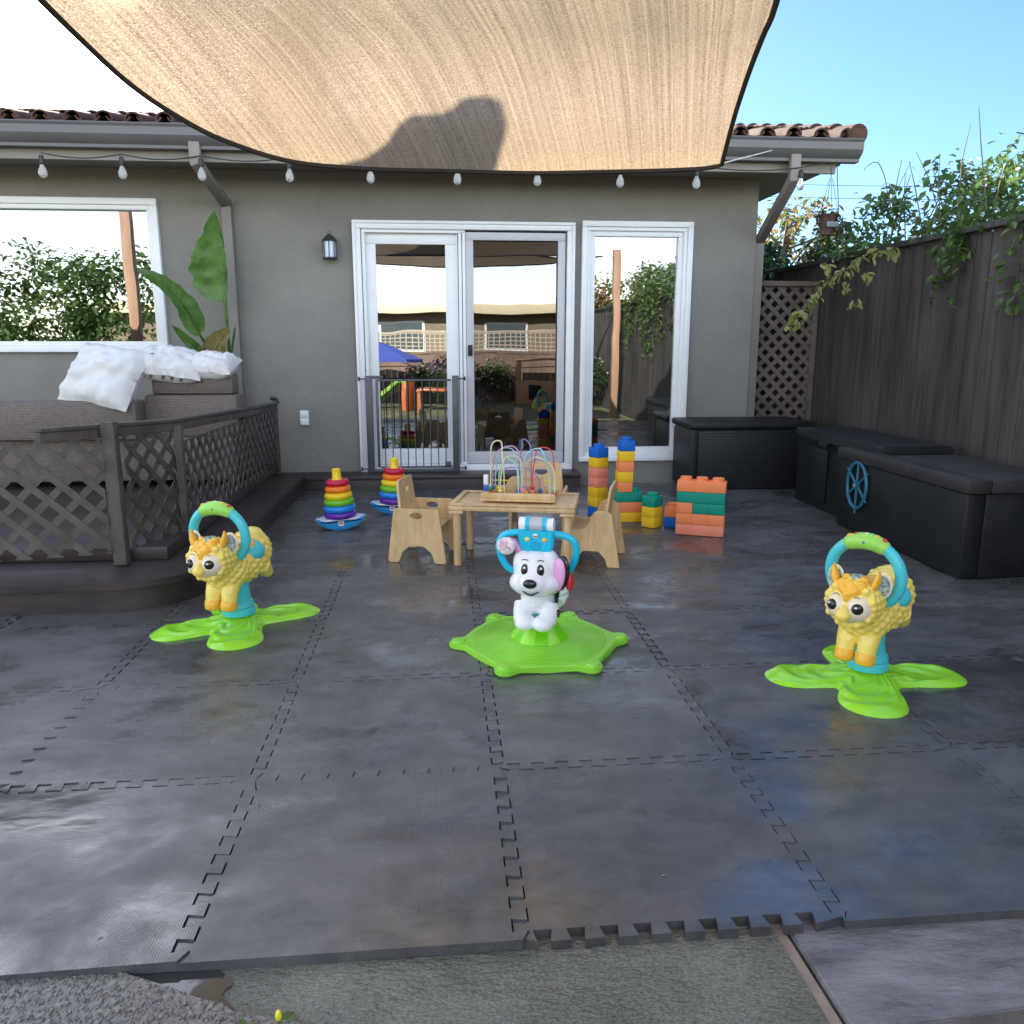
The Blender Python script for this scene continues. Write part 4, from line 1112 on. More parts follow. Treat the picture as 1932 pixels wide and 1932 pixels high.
for k in range(26):
    y = rnd.uniform(3.2, 6.4); a = Vector((FX + rnd.uniform(-.1, .3), y, 1.95)) - tl_; e_ = a + Vector((rnd.uniform(-.2, .2), rnd.uniform(-.3, .3), rnd.uniform(.3, .62)))
    tw.tube([a, a.lerp(e_, .5) + Vector((0, .03, .08)), e_], [.005, .004, .002], seg=4)
# the arching shoot and the trailing sprig with pale leaves
sh = [at(1690, 430, 5.2), at(1676, 370, 5.2), at(1668, 330, 5.2), at(1655, 306, 5.2), at(1638, 312, 5.2), at(1630, 322, 5.2)]
tw.tube([p - tl_ for p in resample(sh, 20)], .003, seg=5)
sp_ = [at(1690, 470, 5.3), at(1640, 478, 5.35), at(1610, 500, 5.4), at(1575, 520, 5.42), at(1545, 545, 5.45), at(1522, 575, 5.47), at(1490, 612, 5.5)]
spr = resample(sp_, 40); tw.tube([p - tl_ for p in spr], .003, seg=5)
for i, p in enumerate(spr):
    if i % 2 == 0: lite += [p - tl_ + Vector((rnd.uniform(-.02, .02), rnd.uniform(-.02, .02), rnd.uniform(-.02, .02))) for _ in range(4)]
for (x, y) in ((1595, 540), (1610, 570), (1540, 560), (1510, 590), (1560, 500), (1500, 605), (1640, 520)): lite += cloud(rnd, at(x, y, 5.45) - tl_, (.045, .03, .04), 7)
tw.build('stem', M_TWIG, t)
b = MB(); leaves(b, lite, .062, rnd, .6); b.build('sprig', L_LITE, t, smooth=0, label='trailing sprig with pale yellow green leaves')
# taller shrub beyond the fence at right
t = thing('shrub', 'tall leafy shrub beyond the fence at the right edge', 'shrub', (4.2, 6.6, -.1))
b = MB(); P = []
for k in range(46): P += cloud(rnd, (rnd.uniform(-.6, 2.2), rnd.uniform(-1.8, .9), rnd.uniform(1.7, 2.55 + .2 * math.sin(k))), (.24, .24, .2), 75)
leaves(b, P, .068, rnd); b.build('crown', mat_leaf('shrub_foliage', (.035, .075, .02), (.13, .22, .055), .4), t, smooth=0)
b = MB(); b.tube([(0, 0, 0), (.3, -.2, 1.8)], [.05, .03], seg=8); b.build('trunk', M_TWIG, t)
# bush and hedge in rear yard for the reflection
t = [o for o in COL.objects if o.name.startswith('flower_bush')][0]
b = MB(); leaves(b, cloud(rnd, (0, 0, .6), (.7, .4, .5), 2500), .07, rnd); b.build('crown', L_DARK, t, smooth=0)
b = MB(); leaves(b, cloud(rnd, (0, .1, .75), (.6, .4, .4), 220), .06, rnd); b.build('flower', mat_leaf('purple_petals', (.3, .12, .5), (.5, .3, .7), .3), t, smooth=0)
for k, (x, y, lab) in enumerate(((-2.6, -3.9, 'round green shrub at the left of the rear fence'), (-.4, -4.1, 'loose green shrub by the rear fence behind the small table'), (1.2, -4.0, 'leafy shrub by the rear fence beside the play kitchen'), (2.9, -2.2, 'leafy shrub at the foot of the right fence in the rear yard'))):
    t = thing('shrub', lab, 'shrub', (x, y, -.1))
    b = MB(); leaves(b, cloud(rnd, (0, 0, .45 + .08 * k), (.45, .3, .4), 900), .08, rnd); b.build('crown', (L_MID, L_DARK)[k % 2], t, smooth=0)
    b = MB(); leaves(b, cloud(rnd, (0, .1, .6 + .08 * k), (.4, .3, .3), 60), .05, rnd, 0); b.build('flower', M_FLOW, t, smooth=0)
t = thing('garden_tree', 'bushy green tree behind the rear fence reflected in the left window', 'tree', (-7.5, -4.0, -.1))
b = MB(); P = []
for k in range(30): P += cloud(rnd, (rnd.uniform(-2, 2), rnd.uniform(-1, 1), rnd.uniform(1.2, 3.0)), (.6, .6, .5), 180)
leaves(b, P, .14, rnd); b.build('crown', L_MID, t, smooth=0)
b = MB(); b.tube([(0, 0, 0), (.1, 0, 2.0)], [.12, .07], seg=8); b.build('trunk', M_TWIG, t)
t = thing('garden_tree', 'green tree beyond the rear fence at the right', 'tree', (4.6, -6.4, -.1))
b = MB(); P = []
for k in range(26): P += cloud(rnd, (rnd.uniform(-1, 1.5), rnd.uniform(-1, 1), rnd.uniform(1.2, 3.0)), (.5, .5, .45), 150)
leaves(b, P, .13, rnd); b.build('crown', L_AUT, t, smooth=0)
b = MB(); b.tube([(0, 0, 0), (.1, 0, 2.0)], [.12, .07], seg=8); b.build('trunk', M_TWIG, t)

# power lines
for y_, z_, lab in ((26, 6.1, 'upper thin power line crossing the sky at the right'), (26, 5.72, 'lower thin power line crossing the sky at the right')):
    b = MB(); b.tube([(4 + k * 4, y_, z_ - .25 + .02 * (k - 4) ** 2 + k * .06) for k in range(9)], .008, seg=5)
    tag(b.build('power_line', M_CORD), lab, 'power line', 'power lines')

# hanging basket
hp = at(1562, 422, 6.2)
t = thing('hanging_planter', 'brown hanging flower basket on cords below the roof corner', 'hanging planter', hp)
M_BASK = mat('basket_wood', (.10, .055, .045), .8, .25, 30, .6, 60)
b = MB(); b.lathe([(.001, -.085), (.05, -.085), (.075, .06), (.08, .065), (.07, .065), (.001, .05)], seg=8); b.build('basket', M_BASK, t)
b = MB(); b.box((-.045, -.085, -.035), (.045, -.076, .005), bev=.002); b.build('name_plate', mat('grey_plate', (.20, .21, .23), .5), t)
b = MB()
for k in range(4):
    a = PI / 4 + k * PI / 2; b.tube([(.07 * math.cos(a), .07 * math.sin(a), .06), (.01 * math.cos(a), .01 * math.sin(a), .32)], .002, seg=4)
b.tube([(0, 0, .32), (-.012, 0, 2.5 - hp.z - .01)], .003, seg=4); b.tube([(.08, 0, .06), (.05, 0, .3), (.035, 0, 2.5 - hp.z - .01)], .0035, seg=4); b.build('cord', M_CORD, t)
b = MB(); leaves(b, cloud(rnd, (0, 0, .06), (.10, .09, .05), 120) + cloud(rnd, (.07, -.03, -.03), (.06, .06, .10), 90) + cloud(rnd, (-.07, 0, -.02), (.04, .05, .09), 50), .035, rnd); b.build('foliage', mat_leaf('dry_red_leaves', (.09, .05, .035), (.16, .17, .06), .3), t, smooth=0)

# ================================================================ FURNITURE AND TOYS
def mat_birch():
    m, nt, p = new_mat('birch_plywood')
    v = coords(nt, 'Object', (26, 26, 5), (0, R(4), 0))
    n = N(nt, 'ShaderNodeTexNoise', Scale=1.0, Detail=6, Roughness=0.65, Distortion=0.6); nt.links.new(v, n.inputs['Vector'])
    n2 = N(nt, 'ShaderNodeTexNoise', Scale=3.0, Detail=3); nt.links.new(coords(nt, 'Object'), n2.inputs['Vector'])
    r = ramp(nt, (.58, .385, .18), (.79, .57, .32), .35, .7, n.outputs[0])
    r2 = ramp(nt, (.82,) * 3, (1.08,) * 3, .3, .7, n2.outputs[0])
    mx = N(nt, 'ShaderNodeMix', data_type='RGBA', blend_type='MULTIPLY'); mx.inputs[0].default_value = 1
    nt.links.new(r.outputs[0], mx.inputs[6]); nt.links.new(r2.outputs[0], mx.inputs[7]); nt.links.new(mx.outputs[2], p.inputs['Base Color'])
    p.inputs['Roughness'].default_value = .42
    return m
M_BIRCH = mat_birch()
M_EDGE = mat('plywood_edge', (.62, .46, .29), .5, .15, 60, stretch=(1, 1, 6))
def circ(cx, cy, rx, ry, n=16): return [(cx + rx * math.cos(2 * PI * k / n), cy + ry * math.sin(2 * PI * k / n)) for k in range(n)]
def rpoly(pts, r=.015, n=4):
    """round the corners of a polygon"""
    out = []; L = len(pts)
    for i in range(L):
        p = Vector(pts[i]); a = Vector(pts[i - 1]); c = Vector(pts[(i + 1) % L])
        da = (a - p); dc = (c - p); ra = min(r, da.length * .45); rc = min(r, dc.length * .45)
        A = p + da.normalized() * ra; Cc = p + dc.normalized() * rc
        for k in range(n + 1):
            t_ = k / n; q = A * (1 - t_) ** 2 + p * 2 * t_ * (1 - t_) + Cc * t_ ** 2; out.append((q.x, q.y))
    return out
def XZ(y): return axis_mat((0, y, 0), (1, 0, 0), (0, 0, 1), (0, 1, 0))   # polygon x,y -> x,z, thickness along +y
def YZ(x): return axis_mat((x, 0, 0), (0, 1, 0), (0, 0, 1), (1, 0, 0))
# chair A: trapezoid sides with a hand hole and arched foot, hole in the backrest. faces +x
def chair_a(lab, loc, rz):
    t = thing('kids_chair', lab, 'chair', loc, rz, 'wooden nursery chairs'); w_ = .17
    side = rpoly([(-.165, 0), (-.10, 0), (-.085, .055), (-.04, .095), (.04, .095), (.085, .055), (.10, 0), (.165, 0), (.125, .30), (-.125, .30)], .018)
    for y in (-w_, w_ - .016):
        b = MB(); b.prism(side, 0, .016, None, XZ(y), [circ(0, .262, .035, .018)], bev=.002); b.build('side_panel', M_BIRCH, t)
    b = MB(); b.box((-.10, -w_ + .0165, .17), (.11, w_ - .0165, .185), bev=.002); b.build('seat', M_BIRCH, t)
    b = MB(); M = Matrix.Translation((-.095, 0, .18)) @ Matrix.Rotation(R(-6), 4, 'Y') @ YZ(0)
    b.prism(rpoly([(-w_ + .02, 0), (w_ - .02, 0), (w_ - .045, .265), (-w_ + .045, .265)], .03, 5), 0, .014, None, M, [circ(0, .205, .04, .02)], bev=.002); b.build('backrest', M_BIRCH, t)
    return t
# chair B: sides rise in a curve to a rounded shoulder. faces -x
def chair_b(lab, loc, rz):
    t = thing('kids_chair', lab, 'chair', loc, rz, 'wooden nursery chairs'); w_ = .17
    side = [(-.16, 0), (-.085, 0), (-.07, .045), (-.03, .085), (.05, .085), (.085, .045), (.10, 0), (.165, 0), (.118, .28)]
    sp = side[:-1] + [(.125, .24)] + [(.122, .272), (.112, .292), (.09, .305), (.045, .305), (.022, .296), (.008, .275), (-.002, .24), (-.02, .212), (-.05, .198), (-.09, .198), (-.125, .205), (-.14, .19)]
    for y in (-w_, w_ - .016):
        b = MB(); b.prism(sp, 0, .016, None, XZ(y), bev=.002); b.build('side_panel', M_BIRCH, t)
    b = MB(); b.box((-.12, -w_ + .0165, .155), (.07, w_ - .0165, .17), bev=.002); b.build('seat', M_BIRCH, t)
    b = MB(); M = Matrix.Translation((.06, 0, .165)) @ Matrix.Rotation(R(8), 4, 'Y') @ YZ(0)
    b.prism(rpoly([(-w_ + .02, 0), (w_ - .02, 0), (w_ - .035, .265), (-w_ + .035, .265)], .03, 5), 0, .014, None, M, bev=.002); b.build('backrest', M_BIRCH, t)
    b = MB()
    for x, z in ((.085, .28), (.06, .10), (-.04, .165), (.07, .2)): b.tube([(x, -w_ - .0015, z), (x, -w_ + .002, z)], .004, seg=8)
    b.build('screw', mat('brass_screw', (.35, .24, .12), .4), t)
    return t
chair_a('wooden nursery chair with hand holes standing at the left of the table', (-.10, 4.47, 0), R(-15))
chair_b('wooden nursery chair with curved shoulder sides at the right of the table', (.83, 4.32, 0), R(-18))
chair_a('wooden nursery chair half hidden behind the bead maze at the far side of the table', (.60, 4.92, 0), R(-103))

# table
t = thing('kids_table', 'low birch activity table carrying the bead maze', 'table', (.405, 4.36, 0), R(-13))
tw_, td = .335, .215
b = MB(); b.box((-tw_, -td, .305), (tw_, td, .332), bev=.006)
b.box((-tw_, -td, .3325), (tw_, -td + .03, .342), bev=.003); b.box((-tw_, td - .03, .3325), (tw_, td, .342), bev=.003)
b.box((-tw_, -td + .03, .3325), (-tw_ + .03, td - .03, .342), bev=.003); b.box((tw_ - .03, -td + .03, .3325), (tw_, td - .03, .342), bev=.003)
b.build('table_top', M_BIRCH, t)
for sx in (-1, 1):
    for sy in (-1, 1):
        b = MB(); b.lathe([(.001, 0), (.021, 0), (.022, .01), (.022, .29), (.024, .305), (.001, .305)], seg=20, c=(sx * (tw_ - .04), sy * (td - .04), 0)); b.box((sx * (tw_ - .04) - .038, sy * (td - .04) - .038, .288), (sx * (tw_ - .04) + .038, sy * (td - .04) + .038, .3045), bev=.003); b.build('leg', M_BIRCH, t)

# bead maze
MZ = thing('bead_maze', 'wooden bead maze toy with coloured looping wires on the table', 'bead maze', (.43, 4.37, .343), R(-13))
b = MB(); b.box((-.20, -.13, 0), (.20, .13, .012), bev=.003)
b.box((-.20, -.13, .0122), (.20, -.115, .045), bev=.003); b.box((-.20, .115, .0122), (.20, .13, .045), bev=.003)
b.build('base', M_BIRCH, MZ)
b = MB(); b.prism(rpoly([(-.13, 0), (.13, 0), (.11, .10), (-.07, .10)], .02), 0, .012, None, XZ(.10), [circ(.02, .065, .035, .02)]); b.build('end_board', M_BIRCH, MZ)
WC = {k: mat(k + '_wire', c, .35) for k, c in {'cream': (.72, .72, .42), 'pale_blue': (.3, .62, .68), 'red': (.7, .06, .12), 'pink': (.62, .25, .45), 'mint': (.35, .7, .5), 'violet': (.35, .25, .6), 'yellow': (.75, .6, .05)}.items()}
def arch(x0, y0, x1, y1, h, n=18, squash=.5):
    out = []
    for k in range(n + 1):
        a = PI * k / n; t_ = (1 - math.cos(a)) / 2
        out.append(Vector((x0 + (x1 - x0) * t_, y0 + (y1 - y0) * t_, .012 + 1.42 * h * math.sin(a) ** squash)))
    return out
rndm = random.Random(4)
WIRES = [('cream', arch(-.165, -.02, -.08, -.07, .215)), ('cream', arch(-.10, -.09, .02, -.05, .16)), ('pale_blue', arch(.02, -.06, .17, -.09, .19)), ('pale_blue', arch(-.15, .05, -.02, .04, .18)),
         ('red', arch(.06, .03, .185, .04, .185)), ('pink', arch(-.16, .02, .03, .0, .19)), ('violet', arch(-.02, .07, .05, .07, .215)), ('mint', arch(-.12, .0, .0, -.09, .15)), ('cream', arch(.0, .05, .19, -.03, .15)), ('violet', arch(-.18, .08, .1, .08, .1))]
for wn_, P in WIRES:
    wob = rndm.uniform(0, 6)
    P = [p + Vector((.010 * math.sin(i * .6 + wob), .010 * math.cos(i * .5 + wob), 0)) * math.sin(PI * i / (len(P) - 1)) for i, p in enumerate(P)]
    b = MB(); b.tube(resample(P, 48), .0036, seg=6); b.build('wire', WC[wn_], MZ)
BC = [mat('bead_' + n_, c, .3) for n_, c in (('red', (.65, .04, .04)), ('blue', (.02, .12, .5)), ('green', (.04, .35, .1)), ('yellow', (.8, .6, .04)), ('pink', (.8, .25, .3)), ('wood', (.6, .42, .22)))]
for k, (wn_, P) in enumerate(WIRES):
    for q in range(3):
        b = MB(); p = P[0] if q < 2 else P[-1]
        if (k + q) % 3 == 0: b.box((-.012, -.012, -.012), (.012, .012, .012), None, .003, Matrix.Translation((p.x, p.y, .027 + .024 * (q if q < 2 else 0))))
        else: b.ell((p.x, p.y, .027 + .024 * (q if q < 2 else 0)), .0125, seg=12, rings=8)
        b.build('bead', BC[(k + q * 2) % 6], MZ)
# the post of blocks at the left of the maze and yellow top rail
b = MB(); b.box((-.012, -.012, .013), (.012, .012, .05), BC[5], .002, Matrix.Translation((-.175, -.1, 0))); b.box((-.013, -.013, .051), (.013, .013, .085), BC[1], .002, Matrix.Translation((-.175, -.1, 0))); b.box((-.012, -.012, .086), (.012, .012, .14), MATS['white_vinyl'], .002, Matrix.Translation((-.175, -.1, 0)))
b.build('bead_post', None, MZ)
b = MB(); b.tube([(-.19, .11, .075), (.19, .11, .075)], .004, seg=8); b.build('crossbar', WC['yellow'], MZ)

# ring stackers
RC = [('purple', (.12, .03, .38), .105, .0), ('blue', (.01, .25, .75), .104, .0), ('green', (.16, .5, .02), .098, .0), ('yellow', (.88, .62, .01), .09, .0), ('orange', (.86, .2, .01), .083, .0), ('red', (.55, .01, .05), .075, .0)]
def stacker(lab, loc, rz, tilt):
    t = thing('ring_stacker', lab, 'stacking toy', loc, rz, 'rainbow ring stackers'); t.rotation_euler = (0, tilt, rz)
    b = MB(); n = 30; pr = []
    prof = [(-.155, .075), (-.145, .055), (-.10, .022), (-.05, .005), (0, 0), (.05, .005), (.10, .022), (.145, .055), (.155, .075), (.09, .065), (-.09, .065)]
    b.prism(prof, -.075, .075, None, XZ(0), bev=.012)
    b.build('rocker_base', mat('stacker_base_blue', (.01, .26, .60), .3, .03), t)
    b = MB(); b.prism([(-.165, .0), (-.10, -.08), (.10, -.08), (.165, 0), (.10, .08), (-.10, .08)], .064, .076, bev=.005); b.build('base_plate', mat('stacker_base_white', (.75, .80, .88), .3, .03), t)
    b = MB(); b.box((-.018, -.083, .03), (.018, -.078, .06), MATS['stacker_base_white'], .003)
    b.box((-.012, -.0845, .045), (.012, -.083, .055), mat('bead_red', (.65, .04, .04)), .001); b.build('badge', None, t)
    z = .094
    for n_, c, r_, _ in RC:
        b = MB(); ti = .0205; b.tube([((r_ - ti * 1.15) * math.cos(a), (r_ - ti * 1.15) * math.sin(a), z) for a in [2 * PI * k / 40 for k in range(40)]], ti * 1.12, seg=14, closed=True, flat=1.0)
        b.build('ring', mat('ring_' + n_, c, .25, .03, spec=.5), t); z += .0415
    b = MB(); b.lathe([(.06, .076), (.03, .34), (.028, .345), (.027, .385), (.018, .393), (.001, .393)], seg=24); b.build('peg', mat('ring_yellow', (.88, .62, .01)), t)
    return t
stacker('rainbow ring stacker tilted on its rocking base near the railing', (-.655, 5.22, 0), R(8), R(-3))
stacker('rainbow ring stacker behind the left chair, close to the door step', (-.345, 5.68, 0), R(-4), R(2))

# building blocks
M_BLK = {n_: mat('block_' + n_, c, .62, .05, 12, .12, 150, spec=.3) for n_, c in (('orange', (.88, .26, .10)), ('salmon', (.84, .27, .17)), ('yellow', (.85, .53, .02)), ('blue', (.006, .13, .52)), ('green', (.006, .27, .19)))}
U, BH = .098, .0685
def block(col, nx, x, y, lvl, rz, lab, ox=0.0, oy=0.0, nz=1, grp='large foam building blocks'):
    t = thing('building_block', lab, 'toy block', (x, y, lvl * BH), rz, grp)
    b = MB(); b.box((ox, oy, .0005), (ox + nx * U, oy + U, nz * BH - .0008), bev=.0035); b.build('brick', M_BLK[col], t)
    for k in range(nx):
        b = MB(); cx = ox + (k + .5) * U; cy = oy + .5 * U
        b.lathe([(.036, 0), (.036, .019), (.033, .022), (.001, .022)], seg=22, c=(cx, cy, nz * BH - .0008)); b.build('stud', M_BLK[col], t)
    return t
a1 = R(-24); wx, wy = 1.455, 4.86
WL = [('salmon', 3, 0, 0, 'long salmon block, lowest of the block wall'),
      ('orange', 1, 0, 1, 'orange block in the second layer of the wall, left of three'), ('orange', 1, 1, 1, 'orange block in the second layer of the wall, middle of three'), ('orange', 1, 2, 1, 'orange block in the second layer of the wall, right of three'),
      ('orange', 1, 0, 2, 'orange block in the third layer of the wall beside two green ones'), ('green', 1, 1, 2, 'green block in the third layer of the wall, the middle one'), ('green', 1, 2, 2, 'green block in the third layer of the wall at its right end'),
      ('green', 3, 0, 3, 'long green block under the top of the block wall'), ('orange', 3, 0, 4, 'long orange block on top of the block wall')]
for col, nx_, ox, lv, lab in WL: block(col, nx_, wx, wy, lv, a1, lab, ox=ox * U)
a3 = R(-62); 
for col, lv, lab in (('blue', 0, 'blue block at the foot behind the block wall'), ('orange', 1, 'orange block over the blue one behind the block wall'), ('yellow', 2, 'yellow block hidden behind the block wall'), ('green', 3, 'green block on top of the small pile behind the wall')): block(col, 1, 1.455 + (.035 if lv > 1 else 0), 5.05, lv, R(-24), lab, ox=(-.02 if lv < 2 else .03))
a2 = R(28)
for lv, (col, lab) in enumerate((('blue', 'blue block at the foot of the left tower'), ('yellow', 'yellow block low in the left tower, second from the floor'), ('yellow', 'yellow block in the left tower, third from the floor'), ('salmon', 'salmon block in the left tower, below another salmon one'), ('salmon', 'salmon block in the left tower under its upper yellow block'), ('yellow', 'yellow block under the blue top of the left tower'), ('blue', 'blue block on top of the left tower'))):
    block(col, 1, 1.055, 5.40, lv, a2, lab)
a4 = R(2)
for lv, (col, n_, lab) in enumerate((('yellow', 2, 'long yellow block at the foot of the slim tower'), ('orange', 2, 'long orange block second in the slim tower'), ('green', 2, 'long green block third in the slim tower'), ('orange', 1, 'orange block above the long green one in the slim tower'), ('yellow', 1, 'yellow block between two orange ones in the slim tower'), ('orange', 1, 'orange block near the top of the slim tower'), ('yellow', 1, 'yellow block under the blue top of the slim tower'), ('blue', 1, 'blue block on top of the slim tower'))):
    block(col, n_, 1.135 + (.035 if lv > 2 else 0) * 0, 5.22, lv, a4, lab, ox=.0 if n_ == 2 else .02 - .0 + .003 * lv)
for lv, (col, lab) in enumerate((('yellow', 'yellow block at the foot of the short pile, turned cornerwise'), ('yellow', 'yellow block in the middle of the short pile'), ('green', 'green block on top of the short pile'))):
    block(col, 1, 1.36, 5.02, lv, R(42), lab)

# ---------------------------------------------------------------- alpaca bouncers
M_ALP = mat('butter_yellow_plastic', (.88, .68, .14), .28, .05, 14, spec=.5, sss=.1)
M_ALPF = mat('cream_plastic', (.82, .72, .52), .33, .03, 14, sss=.1)
M_ALPO = mat('orange_yellow_plastic', (.88, .46, .04), .33, .06, 14)
M_TEAL = mat('aqua_plastic', (.07, .56, .62), .3, .03, 10, sss=.1)
M_LIME = mat('lime_green_plastic', (.30, .72, .035), .14, .06, 6, .15, 25, sss=.1, bdist=.004)
M_LIME2 = mat('handle_green_plastic', (.30, .66, .10), .3, .05, 20)
M_EYEB = mat('black_gloss', (.012, .010, .010), .12, .0, 4, spec=.6)
M_EYEW = mat('white_gloss', (.85, .85, .85), .15, .0, 4)
M_BROWN = mat('painted_brown', (.12, .05, .03), .4)
M_EARP = mat('patterned_grey_fabric', (.10, .14, .16), .7, .6, 90, c2=(.35, .42, .42))
def alpaca(lab, loc, rz):
    t = thing('alpaca_bouncer', lab, 'ride-on toy', loc, rz, 'yellow alpaca bouncers')
    # base: four rounded lobes, modelled as a thin shell with a raised middle
    b = MB(); lobes = [(-46, .36, .100), (27, .335, .112), (137, .355, .100), (217, .32, .105)]
    NA, NR = 140, 22
    def rad(a):
        # polar outline by smooth union of capsules
        r_ = .12
        for deg, L, w_ in lobes:
            d = (a - R(deg) + PI) % (2 * PI) - PI
            if abs(d) < PI / 2:
                # ray hits a capsule of half width w (narrower mid)
                c_, s_ = math.cos(d), abs(math.sin(d)); lc = L - w_
                disc = w_ * w_ - (lc * s_) ** 2
                ra = lc * c_ + math.sqrt(disc) if disc > 0 else 0
                rb = (w_ * .88) / max(s_, 1e-3)
                rb = rb if rb * c_ <= lc else 0
                r_ = max(r_, ra, min(rb, lc / max(c_, .05)))
        return r_
    rs = [rad(2 * PI * k / NA) for k in range(NA)]
    for _ in range(4): rs = [(rs[k - 1] + rs[k] * 2 + rs[(k + 1) % NA]) / 4 for k in range(NA)]
    vs = []; fs = []
    for k in range(NA):
        a = 2 * PI * k / NA
        for j in range(NR + 1):
            q = j / NR; r_ = rs[k] * q
            edge = max(0, 1 - (1 - q) * rs[k] / .035) if q > .5 else 0
            h_ = .013 + .034 * math.exp(-(r_ / .10) ** 2) + .007 * math.exp(-((rs[k] - r_ - .07) / .04) ** 2) * (1 if rs[k] > .2 else .3)
            h_ += .0035 * math.sin(9 * a + 26 * q) * min(1, r_ / .1) * (1 - edge) + .002 * math.sin(70 * r_)
            z = h_ * math.sqrt(max(0, 1 - edge ** 2)) if edge > 0 else h_
            if j == NR: z = .001
            vs.append((r_ * math.cos(a), r_ * math.sin(a), max(z, .001 if j == NR else .003)))
    for k in range(NA):
        l = (k + 1) % NA
        for j in range(NR): fs.append((k * (NR + 1) + j, l * (NR + 1) + j, l * (NR + 1) + j + 1, k * (NR + 1) + j + 1))
    b.faces(vs, fs); bmesh.ops.remove_doubles(b.bm, verts=b.bm.verts, dist=.0003)
    b.build('base', M_LIME, t, smooth=70)
    b = MB(); b.lathe([(.001, .045), (.068, .045), (.07, .052), (.068, .068), (.061, .074), (.066, .082), (.062, .098), (.054, .106), (.050, .15), (.048, .20), (.001, .20)], seg=36); b.build('spring_column', M_TEAL, t, smooth=30)
    # body
    rn = random.Random(2); b = MB()
    def curl(c, r): b.ell(c, r, seg=10, rings=6)
    bodies = [((-.03, 0, .262), (.145, .096, .088)), ((-.115, 0, .292), (.088, .088, .094)), ((.07, 0, .262), (.088, .088, .090))]
    for c, r_ in bodies: b.ell(c, r_, seg=24, rings=16)
    for c, r_ in bodies:
        n = 130
        for k in range(n):
            zz_ = 1 - 2 * (k + .5) / n; ph = k * 2.39996; rr = math.sqrt(1 - zz_ * zz_); v = Vector((rr * math.cos(ph), rr * math.sin(ph), zz_))
            if v.z > .55 and -.12 < v.x * r_[0] + c[0] < .03: continue
            p = Vector(c) + Vector((v.x * r_[0], v.y * r_[1], v.z * r_[2])) * .93
            curl(p, (.0165, .0165, .0125))
    b.ell((-.185, 0, .325), (.035, .03, .03)); b.ell((-.14, 0, .362), (.05, .045, .03))
    for s_ in (-1, 1):
        b.tube([(.085, s_ * .036, .22), (.115, s_ * .036, .165), (.125, s_ * .036, .125)], [.040, .034, .030], seg=14)
        b.tube([(-.12, s_ * .045, .23), (-.165, s_ * .045, .19), (-.185, s_ * .045, .175)], [.045, .03, .022], seg=14)
    b.ell((.11, 0, .285), (.07, .072, .075))
    b.build('body', M_ALP, t, remesh=(.004, 6))
    for s_ in (-1, 1):
        b = MB(); b.tube([(.122, s_ * .036, .138), (.128, s_ * .036, .115), (.131, s_ * .036, .100), (.132, s_ * .036, .096)], [.0335, .034, .030, .018], seg=16); b.build('hoof', M_ALPO, t, remesh=(.004, 3))
    # head with woolly cheeks
    b = MB(); hc = Vector((.165, 0, .325)); b.ell(hc, (.080, .088, .082), seg=24, rings=16)
    for k in range(22):
        a = 2 * PI * k / 22
        for dx, q in ((.038, 1.0), (.015, 1.06), (-.012, 1.06), (-.04, 1.0)):
            curl(hc + Vector((dx + .008 * math.sin(a * 9), .076 * q * math.cos(a), .072 * q * math.sin(a))), (.0145, .0145, .0135))
    b.build('head', M_ALP, t, remesh=(.004, 3))
    b = MB(); b.ell(hc + Vector((.034, .030, -.006)), (.058, .046, .050), seg=20, rings=14); b.ell(hc + Vector((.034, -.030, -.006)), (.058, .046, .050), seg=20, rings=14); b.ell(hc + Vector((.036, 0, -.028)), (.058, .050, .034), seg=20, rings=14)
    b.build('face', M_ALPF, t, remesh=(.004, 5))
    b = MB(); b.ell(hc + Vector((.092, 0, -.026)), (.024, .026, .021), rot=(0, .2, 0)); b.ell(hc + Vector((.088, 0, -.010)), (.020, .015, .016)); mo = b.build('muzzle', M_ALP, t, remesh=(.003, 3))
    b = MB(); b.tube([hc + Vector((.108, y, -.030 - .006 * math.cos(y * 90))) for y in [-.012 + .024 * k / 8 for k in range(9)]], .0016, seg=6); b.build('mouth', M_BROWN, t)
    for s_ in (-1, 1):
        ec = hc + Vector((.0855, s_ * .043, .0)); nr = Vector((.90, s_ * .40, .03)).normalized()
        Mq = Matrix.Translation(ec) @ nr.to_track_quat('Z', 'Y').to_matrix().to_4x4()
        b = MB(); b.lathe([(.019, -.016), (.019, -.002), (.016, .003), (.009, .006), (.001, .007)], None, 24, Mq); eo = b.build('eye', M_EYEB, t, smooth=60)
        b = MB(); b.ell((Mq @ Vector((-.005, .006, .0055))), .0040, seg=10, rings=8); b.build('glint', M_EYEW, eo)
        b = MB(); b.tube([hc + Vector((.077 - abs(y) * .2, s_ * (.034 + y), .033 + .006 * math.cos(y * 140))) for y in [-.010 + .02 * k / 6 for k in range(7)]], .0013, seg=5); b.build('eyebrow', M_BROWN, t)
    # orange fringe and tuft
    b = MB()
    for x, y, z, r_ in ((.072, 0, .040, .020), (.064, .018, .052, .020), (.062, -.018, .052, .020), (.078, .0, .026, .014), (.045, .03, .066, .020), (.045, -.03, .066, .020), (.05, 0, .066, .022), (.02, .028, .078, .018), (.02, -.028, .078, .018), (.056, .034, .050, .013), (.056, -.034, .050, .013)): b.ell(hc + Vector((x - .008, y, z)), r_ * .95, seg=14, rings=10)
    b.build('fringe', M_ALPO, t, remesh=(.0035, 3))
    b = MB(); b.lathe([(.001, .078), (.026, .078), (.026, .088), (.02, .092), (.001, .092)], M_EARP, 24, Matrix.Translation(hc)); b.build('crown_sticker', mat('violet_print', (.35, .22, .4), .5, .5, 120, c2=(.6, .5, .5)), t)
